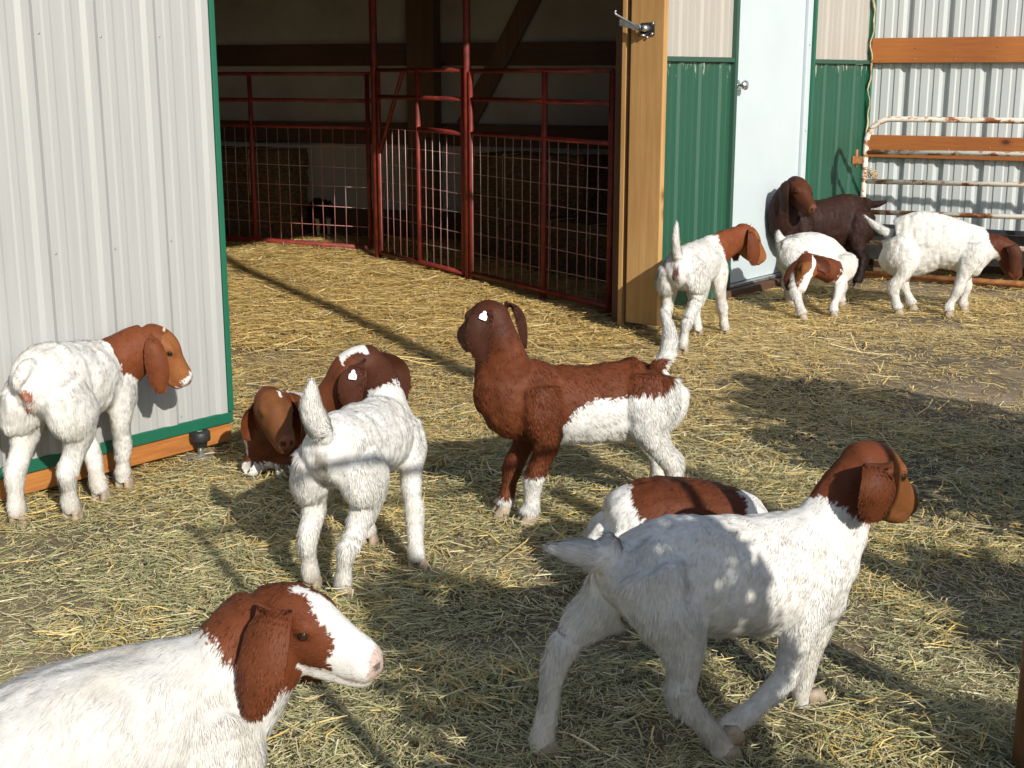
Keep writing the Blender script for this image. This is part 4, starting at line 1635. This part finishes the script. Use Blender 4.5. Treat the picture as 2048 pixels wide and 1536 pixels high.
g.nose = np.array([0.16, 0.07, 0.04])


def paint9(g, P, lab, t):
    col = shade_var(P, CHOC * 1.15, 16, 0.5)
    q = P - g.poll
    a = q @ g.h / g.hs
    m_ = (lab == 3) & (a > 0.02 + edge(P, 40, .05))
    col[m_] = shade_var(P, RED * 0.55, 30)[m_]
    low = (lab == 1) & (P[:, 2] < 0.26)
    col[low] *= 0.45
    return col


g.paint = paint9
g.hoofmat = 'bark'
g.fur_n, g.furw, g.vox, g.furlen = 30000, 1.2, 0.0066, 0.8
herd.append(g)

# 10: small white kid curled round to its flank
g = std(Goat((1.80, 7.78), 100, 'small white kid bending its brown head round to its flank before the chocolate goat', 0.98))
g.torso_px([(1560, 482, 1560, 522, .05), (1574, 468, 1576, 548, .085), (1602, 461, 1604, 566, .10), (1633, 466, 1634, 574, .105), (1658, 484, 1658, 580, .098), (1674, 510, 1674, 582, .078), (1684, 540, 1682, 575, .045)])
g.fz = 0.80
g.tl = 0.80
g.hooves(FLh=(1684, 615), FRh=(1668, 635), HLh=(1582, 613), HRh=(1606, 641))
neck_to(g, g.L(1668, 545, -.03), g.L(1612, 525, -.165), (.070, .085), (.052, .060), 0.0, mid=g.L(1672, 545, -.165))
g.h = nose_dir(g, g.L(1609, 566, -.255))
g.u = np.array([0.55, -0.6, 0.35])
g.hs = 0.95
g.tail = tail_pts([g.L(1566, 485), g.L(1560, 478), g.L(1557, 470), g.L(1556, 464)], (.030, .028, .024, .012))
g.earcol = DARKRED * 1.3
g.ear_dirs = [([g.L(1628, 522, -.20), g.L(1645, 530, -.205), g.L(1655, 545, -.20)], np.array([0, 0, 1.0])),
              ([g.L(1588, 540, -.19), g.L(1580, 560, -.19), g.L(1578, 580, -.185)], np.array([1.0, 0, 0]))]
g.paint = paint_headneck(0.30, RED * 0.95, TAN * 0.9, blaze=0.010, jag=0.2)
g.fur_n, g.furw, g.vox = 30000, 1.15, 0.0062
herd.append(g)

# 11: white kid nosing into the trough
g = std(Goat((2.46, 7.70), 104, 'white kid lowering its brown head towards the black trough', 1.02))
g.torso_px([(1776, 462, 1778, 515, .05), (1792, 446, 1792, 552, .085), (1820, 427, 1820, 556, .100), (1852, 420, 1852, 548, .106), (1890, 430, 1890, 540, .106), (1925, 444, 1925, 545, .100), (1952, 452, 1952, 556, .086), (1970, 466, 1970, 548, .066), (1982, 490, 1982, 530, .035)])
g.hooves(HLh=(1826, 621), HRh=(1798, 630), FLh=(1928, 625), FRh=(1898, 634))
neck_to(g, g.L(1958, 500), g.L(2012, 500, 0.0), (.074, .088), (.052, .060), 0.02)
g.u = np.array([0.5, 0, 0.85])
g.hs = 0.9
g.h = np.array([0.62, 0.16, -0.78])
g.tail = tail_pts([g.L(1786, 468), g.L(1768, 462), g.L(1748, 448), g.L(1731, 433)])
g.earcol = DARKRED
g.ear_dirs = [None, ([g.L(2022, 492, -.085), g.L(2030, 508, -.09), g.L(2031, 528, -.085), g.L(2028, 548, -.08)], np.array([1.0, 0, 0.2]))]
g.paint = paint_headneck(0.26, RED * 0.6, None, jag=0.2)
g.fur_n, g.furw, g.vox = 34000, 1.15, 0.0062
herd.append(g)


def lying(g, legs=True):
    """Legs folded under the body."""
    S = g.S
    z0 = 0.035 * S
    for k in ('FL', 'FR', 'HL', 'HR'):
        sg = 1 if k[1] == 'L' else -1
        if k[0] == 'F':
            g.joints[k] = [(.17 * S, sg * .05 * S, .15 * S, .045, .055), (.20 * S, sg * .075 * S, .09 * S, .042, .045), (.255 * S, sg * .07 * S, .045, .032, .034), (.29 * S, sg * .065 * S, .036, .03, .03), (.25 * S, sg * .05 * S, .032, .024, .024), (.18 * S, sg * .04 * S, .032, .024, .024), (.14 * S, sg * .03 * S, .032, .024, .026)]
        else:
            g.joints[k] = [(-.20 * S * g.tl, sg * .05 * S, .14 * S, .07, .085), (-.13 * S, sg * .10 * S, .11 * S, .06, .075), (-.06 * S, sg * .125 * S, .075 * S, .05, .055), (-.14 * S, sg * .13 * S, .045, .034, .036), (-.20 * S, sg * .125 * S, .036, .028, .03), (-.10 * S, sg * .12 * S, .032, .025, .025), (-.03 * S, sg * .115 * S, .032, .025, .027)]
        g.lift[k] = True
    g.nohoof = ('FL', 'FR', 'HL', 'HR')


# 2: kid lying by the foot of the sliding door, half hidden
g = std(Goat((-0.765, 4.66), 196, 'brown and white kid lying beside the foot of the sliding door, facing the camera', 0.98))
g.torso = [(x, 0, z, ry, rz) for x, z, ry, rz in ((-.18, .08, .05, .05), (-.15, .09, .09, .085), (-.09, .105, .12, .105), (0.02, .125, .135, .122), (.12, .14, .135, .135), (.20, .15, .12, .13), (.26, .16, .095, .11), (.295, .16, .05, .07))]
g.tl = 0.55
lying(g)
neck_to(g, (.20, 0, .17), g.A(538, 812, 4.30), (.082, .105), (.055, .066), 0.0)
g.u = UP
g.h = nose_dir(g, g.A(572, 864, 4.15))
g.tail = tail_pts([(-.17, 0, .12), (-.20, 0, .10), (-.215, 0, .08), (-.22, 0, .06)])
g.tl = 0.72
g.earcol = RED
g.ear_dirs = [None, ([g.A(515, 806, 4.33), g.A(500, 822, 4.34), g.A(493, 848, 4.34), g.A(490, 880, 4.33)], g.loc(g.pos + np.array([.6, .8, 0])))]


def paint2(g, P, lab, t):
    x, y, z = P.T
    col = white_coat(P)
    r = shade_var(P, RED * 0.95)
    br = (lab == 2) | (lab == 3)
    br |= (lab == 0) & (x > 0.12 + edge(P, 40, .06)) & (z > 0.055 + edge(P, 50, .03)) & (y > -0.085 + edge(P, 40, .03))
    br |= (lab == 1) & (x > 0.1) & (z > 0.06)
    col[br] = r[br]
    q = P - g.poll
    a, b, c_ = q @ g.h / g.S, q @ g.u / g.S, q @ g.lat / g.S
    m_ = (lab == 3) & (a > .02)
    col[m_] = shade_var(P, TAN * 0.6, 30)[m_]
    m_ = (lab == 3) & (a > .03) & (a < .065) & (b > .03) & (np.abs(c_ - .02) < .008 + edge(P, 60, .01))
    col[m_] = WHITE
    return col


g.paint = paint2
g.fur_n = 30000
herd.append(g)

# 6: kid lying behind the walking one
g = std(Goat((0.46, 3.36), 82, 'white kid with a brown saddle lying down behind the walking kid', 1.05))
g.torso_px([(1205, 1045, 1210, 1110, .06), (1222, 1004, 1225, 1150, .10), (1262, 968, 1265, 1165, .125), (1320, 954, 1322, 1170, .135), (1385, 958, 1385, 1170, .135), (1445, 970, 1445, 1165, .12), (1490, 988, 1490, 1155, .10), (1518, 1025, 1518, 1130, .07), (1530, 1060, 1530, 1110, .045)])
lying(g)
neck_to(g, g.L(1500, 1085), g.L(1565, 1125), (.075, .09), (.05, .058), 0.0)
g.u = UP
g.h = np.array([0.8, -0.3, -0.45])
g.tail = tail_pts([g.L(1212, 1060), g.L(1195, 1078), g.L(1185, 1100), g.L(1180, 1125)])
g.earcol = RED


def paint6(g, P, lab, t):
    x, y, z = P.T
    col = white_coat(P)
    r = shade_var(P, RED * 0.8)
    a_, b_ = g.L(1258, 1000)[0], g.L(1478, 1000)[0]
    br = (lab == 0) & (x > a_ + edge(P, 50, .05)) & (x < b_ + edge(P + 2, 50, .05)) & (z > .12)
    br |= lab == 3
    col[br] = r[br]
    return col


g.paint = paint6
g.fur_n = 30000
herd.append(g)

# 12: another goat in the barn, only its pale legs catch the sun
gp = gnd(640, 474)
g = std(Goat((gp[0] + 0.0, gp[1] + 0.05), 160, 'small dark kid with pale forelegs standing behind the left pen panel in the barn', 0.62, 'goats inside the barn'))
neck_to(g, (.13, 0, .25), (.20, 0, .30), (.08, .11), (.055, .06), 0.0)
g.u = UP
g.h = np.array([0.55, 0.1, -0.8])
g.tail = tail_pts([(-.165, 0, .27), (-.19, 0, .255), (-.20, 0, .23), (-.205, 0, .20)], (.02, .018, .015, .006))
g.earcol = CHOC


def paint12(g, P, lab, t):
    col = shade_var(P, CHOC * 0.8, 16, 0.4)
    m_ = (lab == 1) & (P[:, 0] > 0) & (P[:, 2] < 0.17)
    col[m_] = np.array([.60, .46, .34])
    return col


g.paint = paint12
g.hoofmat = 'bark'
g.fur_n, g.furw, g.vox = 9000, 2.4, 0.0085
herd.append(g)

for g in herd:
    build_goat(g)
print('herd', time.time() - T0)


# ================================================================ HAY LITTER
def litter(name, x0, x1, y0, y1, dens, lmin, lmax, w, zmax, palette, patch, keep=None, wedge=True, pmin=0.12, clump=False, flat=1.0):
    nn_ = int((x1 - x0) * (y1 - y0) * dens)
    x = rng.uniform(x0, x1, nn_)
    y = rng.uniform(y0, y1, nn_)
    ok = np.ones(nn_, bool)
    if wedge:
        ok &= np.abs(x) < 0.47 * y + 0.45
    P = np.stack([x, y, np.zeros(nn_)], 1)
    pn = vnoise(P, patch) * 0.6 + vnoise(P + 11, patch * 3.1) * 0.4
    ok &= rng.random(nn_) < np.clip((pn - 0.24) * 3.0, pmin, 1.0)
    if keep is not None:
        ok &= keep(P)
    if clump:
        cl = vnoise(P + 21, 3.4)
        ok &= cl > 0.66
    P = P[ok]
    pn = pn[ok]
    m = len(P)
    L = rng.uniform(lmin, lmax, m) * rng.choice([1, 1, 1, 1.6], m)
    swirl = vnoise(P, 1.7) * 9.0
    ang = swirl + rng.normal(0, 0.9, m)
    z = rng.random(m) ** 1.5 * zmax * np.clip(pn * 1.6, .4, 1.2) + 0.003
    tilt = rng.normal(0, 0.14 * flat, m)
    bend = rng.normal(0, 0.30, m)
    hw = w * rng.uniform(0.55, 1.25, m) * 0.5
    d1 = np.stack([np.cos(ang), np.sin(ang), tilt], 1)
    d2 = np.stack([np.cos(ang + bend), np.sin(ang + bend), tilt * rng.uniform(-1, 0.6, m)], 1)
    c = P.copy()
    c[:, 2] = z
    a = c - d1 * (L * .5)[:, None]
    b = c + d2 * (L * .5)[:, None]
    a[:, 2] = np.maximum(a[:, 2], 0.0015)
    b[:, 2] = np.maximum(b[:, 2], 0.0015)
    roll = rng.uniform(-0.6, 0.6, m) * flat
    s = np.stack([-np.sin(ang) * np.cos(roll), np.cos(ang) * np.cos(roll), np.sin(roll)], 1) * hw[:, None]
    V = np.empty((m, 6, 3))
    V[:, 0], V[:, 1], V[:, 2], V[:, 3], V[:, 4], V[:, 5] = a - s, a + s, c + s, c - s, b + s * .7, b - s * .7
    # raised middle makes a shallow folded stem
    me = bpy.data.meshes.new(name)
    me.vertices.add(m * 6)
    me.vertices.foreach_set('co', V.ravel())
    idx = np.arange(m)[:, None] * 6
    me.loops.add(m * 8)
    me.loops.foreach_set('vertex_index', np.concatenate([idx + np.array([[0, 1, 2, 3]]), idx + np.array([[3, 2, 4, 5]])], 1).ravel())
    me.polygons.add(m * 2)
    me.polygons.foreach_set('loop_start', np.arange(m * 2) * 4)
    me.polygons.foreach_set('loop_total', np.full(m * 2, 4))
    me.update(calc_edges=True)
    pal = np.array(palette)
    ci = rng.integers(0, len(pal), m)
    colr = pal[ci] * rng.uniform(0.75, 1.2, (m, 1))
    if callable(patch):
        pass
    ca = me.color_attributes.new('coat', 'FLOAT_COLOR', 'POINT')
    cc = np.ones((m, 6, 4))
    cc[:, :, :3] = colr[:, None, :]
    ca.data.foreach_set('color', cc.astype(np.float32).ravel())
    me.materials.append(M['straw'])
    o = link(name, me)
    tag(o, kind='stuff')
    return o


YEL = [(0.70, 0.50, 0.17), (0.76, 0.57, 0.22), (0.60, 0.42, 0.13), (0.80, 0.65, 0.34), (0.50, 0.35, 0.13), (0.42, 0.29, 0.12)]
HAY = [(0.40, 0.37, 0.175), (0.48, 0.43, 0.21), (0.32, 0.32, 0.145), (0.55, 0.48, 0.26), (0.25, 0.27, 0.12), (0.62, 0.55, 0.34)]
MIX = YEL + HAY[3:4]


def far_keep(P):
    u_ = P @ BD
    w_ = P @ BN
    inside = w_ < WP - 0.02
    return (~inside & ((P - KC) @ N2 > 0.0)) | inside


def fade(y0, y1, up=True):
    def f(P):
        t = np.clip((P[:, 1] - y0) / (y1 - y0), 0, 1)
        t = t if up else 1 - t
        return rng.random(len(P)) < t
    return f


litter('hay', -2.6, 2.6, 1.5, 5.6, 15000, 0.012, 0.048, 0.0023, 0.022, HAY, 2.0, fade(3.6, 5.6, False), pmin=0.45)
litter('hay', -2.6, 2.6, 1.5, 5.2, 480, 0.05, 0.12, 0.0036, 0.030, HAY + YEL[:2], 2.0)
litter('straw', -4.2, 4.0, 3.2, 8.0, 7000, 0.018, 0.070, 0.0032, 0.018, MIX, 1.6, fade(3.2, 5.2), flat=0.5)
litter('straw', -4.6, 4.4, 7.0, 11.6, 3800, 0.035, 0.10, 0.0048, 0.022, YEL, 1.4, far_keep, flat=0.45)
litter('straw', -2.9, 1.0, 6.6, 11.2, 3800, 0.05, 0.14, 0.0050, 0.035, YEL, 1.2, lambda P: (P @ BN < WP + 0.3), flat=0.6)
litter('straw', -4.4, 4.2, 3.6, 10.5, 160, 0.10, 0.22, 0.0042, 0.03, YEL, 1.4, far_keep)
litter('hay', -2.6, 2.6, 1.5, 6.0, 7000, 0.03, 0.09, 0.0028, 0.055, HAY + YEL[:3], 2.0, None, pmin=0.9, clump=True)
print('litter', time.time() - T0)

# droppings trodden into the litter
r_ = np.random.default_rng(5)
Vd, Fd = [], []
for k in range(46):
    c0_ = np.array([r_.uniform(-2.2, 2.6), r_.uniform(2.3, 8.0), 0])
    if c0_ @ BN < WP + 0.25 and c0_ @ BD > 6.0:
        continue
    for j in range(int(r_.integers(4, 16))):
        q_ = c0_ + np.array([*r_.normal(0, 0.05, 2), 0.016 + 0.008 * r_.random()])
        a_ = r_.uniform(0, 6.28)
        ax_ = np.array([math.cos(a_), math.sin(a_), 0]) * 0.0068
        ay_ = np.array([-math.sin(a_), math.cos(a_), 0]) * 0.0048
        az_ = np.array([0, 0, 0.0046])
        o_ = len(Vd)
        for sx in (-1, -.5, .5, 1):
            s_ = 0.55 if abs(sx) == 1 else 1.0
            for t_ in range(6):
                Vd.append(q_ + ax_ * sx + s_ * (ay_ * math.cos(t_ * 1.047) + az_ * math.sin(t_ * 1.047)))
        for i in range(3):
            for t_ in range(6):
                Fd.append((o_ + i * 6 + t_, o_ + i * 6 + (t_ + 1) % 6, o_ + i * 6 + 6 + (t_ + 1) % 6, o_ + i * 6 + 6 + t_))
        Fd += [tuple(o_ + t_ for t_ in range(5, -1, -1)), tuple(o_ + 18 + t_ for t_ in range(6))]
tag(mesh('droppings', Vd, Fd, M['bark'], None, True), kind='stuff')

# ================================================================ OUTSIDE THE FRAME: bushes added as shadow casters, posts and rail guessed from their shadows
TRV = azv(SUN_AZ - 180)
EE = np.array([TRV[1], -TRV[0], 0.0])


def SQ(s, q, z=0.0):
    return EE * s + TRV * q + np.array([0, 0, z])


def bush(P, rx, hgt, seed, label, n=2600, size=0.05, taper=0.6):  # made-up unseen bush, placed and shaped only to shade the yard
    r = np.random.default_rng(seed)
    root = empty('shadow_caster_bush', tuple(P), 0, label, 'bush', 'unseen bushes added as shadow casters')
    pts = r.normal(0, 1, (n, 3))
    pts /= np.linalg.norm(pts, axis=1, keepdims=True)
    rad = r.random(n) ** 0.4
    t = (pts[:, 2] * rad + 1) / 2
    z = 0.06 + t * (hgt - 0.08)
    prof = np.sqrt(np.clip(1 - (2 * t - 1) ** 2, 0, 1)) * (1 - (1 - taper) * t) / (0.5 + 0.5 * taper)
    xy = pts[:, :2] / (np.linalg.norm(pts[:, :2], axis=1, keepdims=True) + 1e-6)
    rr = rx * np.minimum(prof, 1.0) * np.sqrt(r.random(n)) * (0.9 + 0.25 * np.sin(5 * np.arctan2(xy[:, 1], xy[:, 0]) + seed))
    C_ = np.stack([xy[:, 0] * rr, xy[:, 1] * rr, z], 1)
    a = r.normal(0, 1, (n, 3))
    a /= np.linalg.norm(a, axis=1, keepdims=True)
    b = np.cross(a, r.normal(0, 1, (n, 3)))
    b /= np.linalg.norm(b, axis=1, keepdims=True)
    sz = size * r.uniform(.6, 1.3, (n, 1))
    V = np.stack([C_ - a * sz, C_ - b * sz * .55, C_ + a * sz, C_ + b * sz * .55], 1)
    me = bpy.data.meshes.new('foliage')
    me.from_pydata(V.reshape(-1, 3).tolist(), [], (np.arange(n)[:, None] * 4 + np.arange(4)).tolist())
    me.materials.append(M['leaf'])
    link('foliage', me, root)
    tube('trunk', [P, P + [0, 0, hgt * .4], P + [0.01, 0, hgt * .7]], [.03, .024, .01], M['bark'], root, 8)


bush(SQ(1.29, 0.30), 0.36, 1.62, 1, 'tall narrow dark evergreen bush added to cast shadow, nearest to the camera, at its right', 3400, 0.05, 0.9)
bush(SQ(2.04, 0.25), 0.27, 0.98, 2, 'lowest dark evergreen bush added to cast shadow, second from the camera', 1700)
bush(SQ(2.68, 0.20), 0.38, 1.40, 3, 'rounded dark evergreen bush added to cast shadow between the low bush and the tall post', 2600)
bush(SQ(3.62, 1.95), 0.62, 1.55, 4, 'broad dark evergreen bush added to cast shadow, farthest to the right of the camera', 4600)
pA = SQ(2.52, 0.9)
o = tube('yard_post', [pA, pA + [0, 0, 5.6]], 0.055, M['oldwood'], None, 14)
tag(o, 'tall round timber post standing among the added bushes right of the camera', 'post')
pC = SQ(3.02, 2.15)
o = tube('garden_stake', [pC, pC + [0, 0, 1.30]], 0.012, M['rust'], None, 8)
tag(o, 'thin rusty stake in the ground beside the added broad bush', 'stake')
rl = empty('pipe_fence', tuple(SQ(.86, .35)), 0, 'pipe fence with a single high rail at the right hand of the camera', 'fence')
tube('fence_post', [SQ(.86, .35), SQ(.86, .35, 1.90)], 0.018, M['rust'], rl, 10)
tube('rail', [SQ(.86, .35, 1.86), SQ(1.9, .5, 1.80)], 0.014, M['rust'], rl, 10)
tube('fence_post', [SQ(1.9, .5), SQ(1.9, .5, 1.86)], 0.018, M['rust'], rl, 10)
print('done', time.time() - T0)
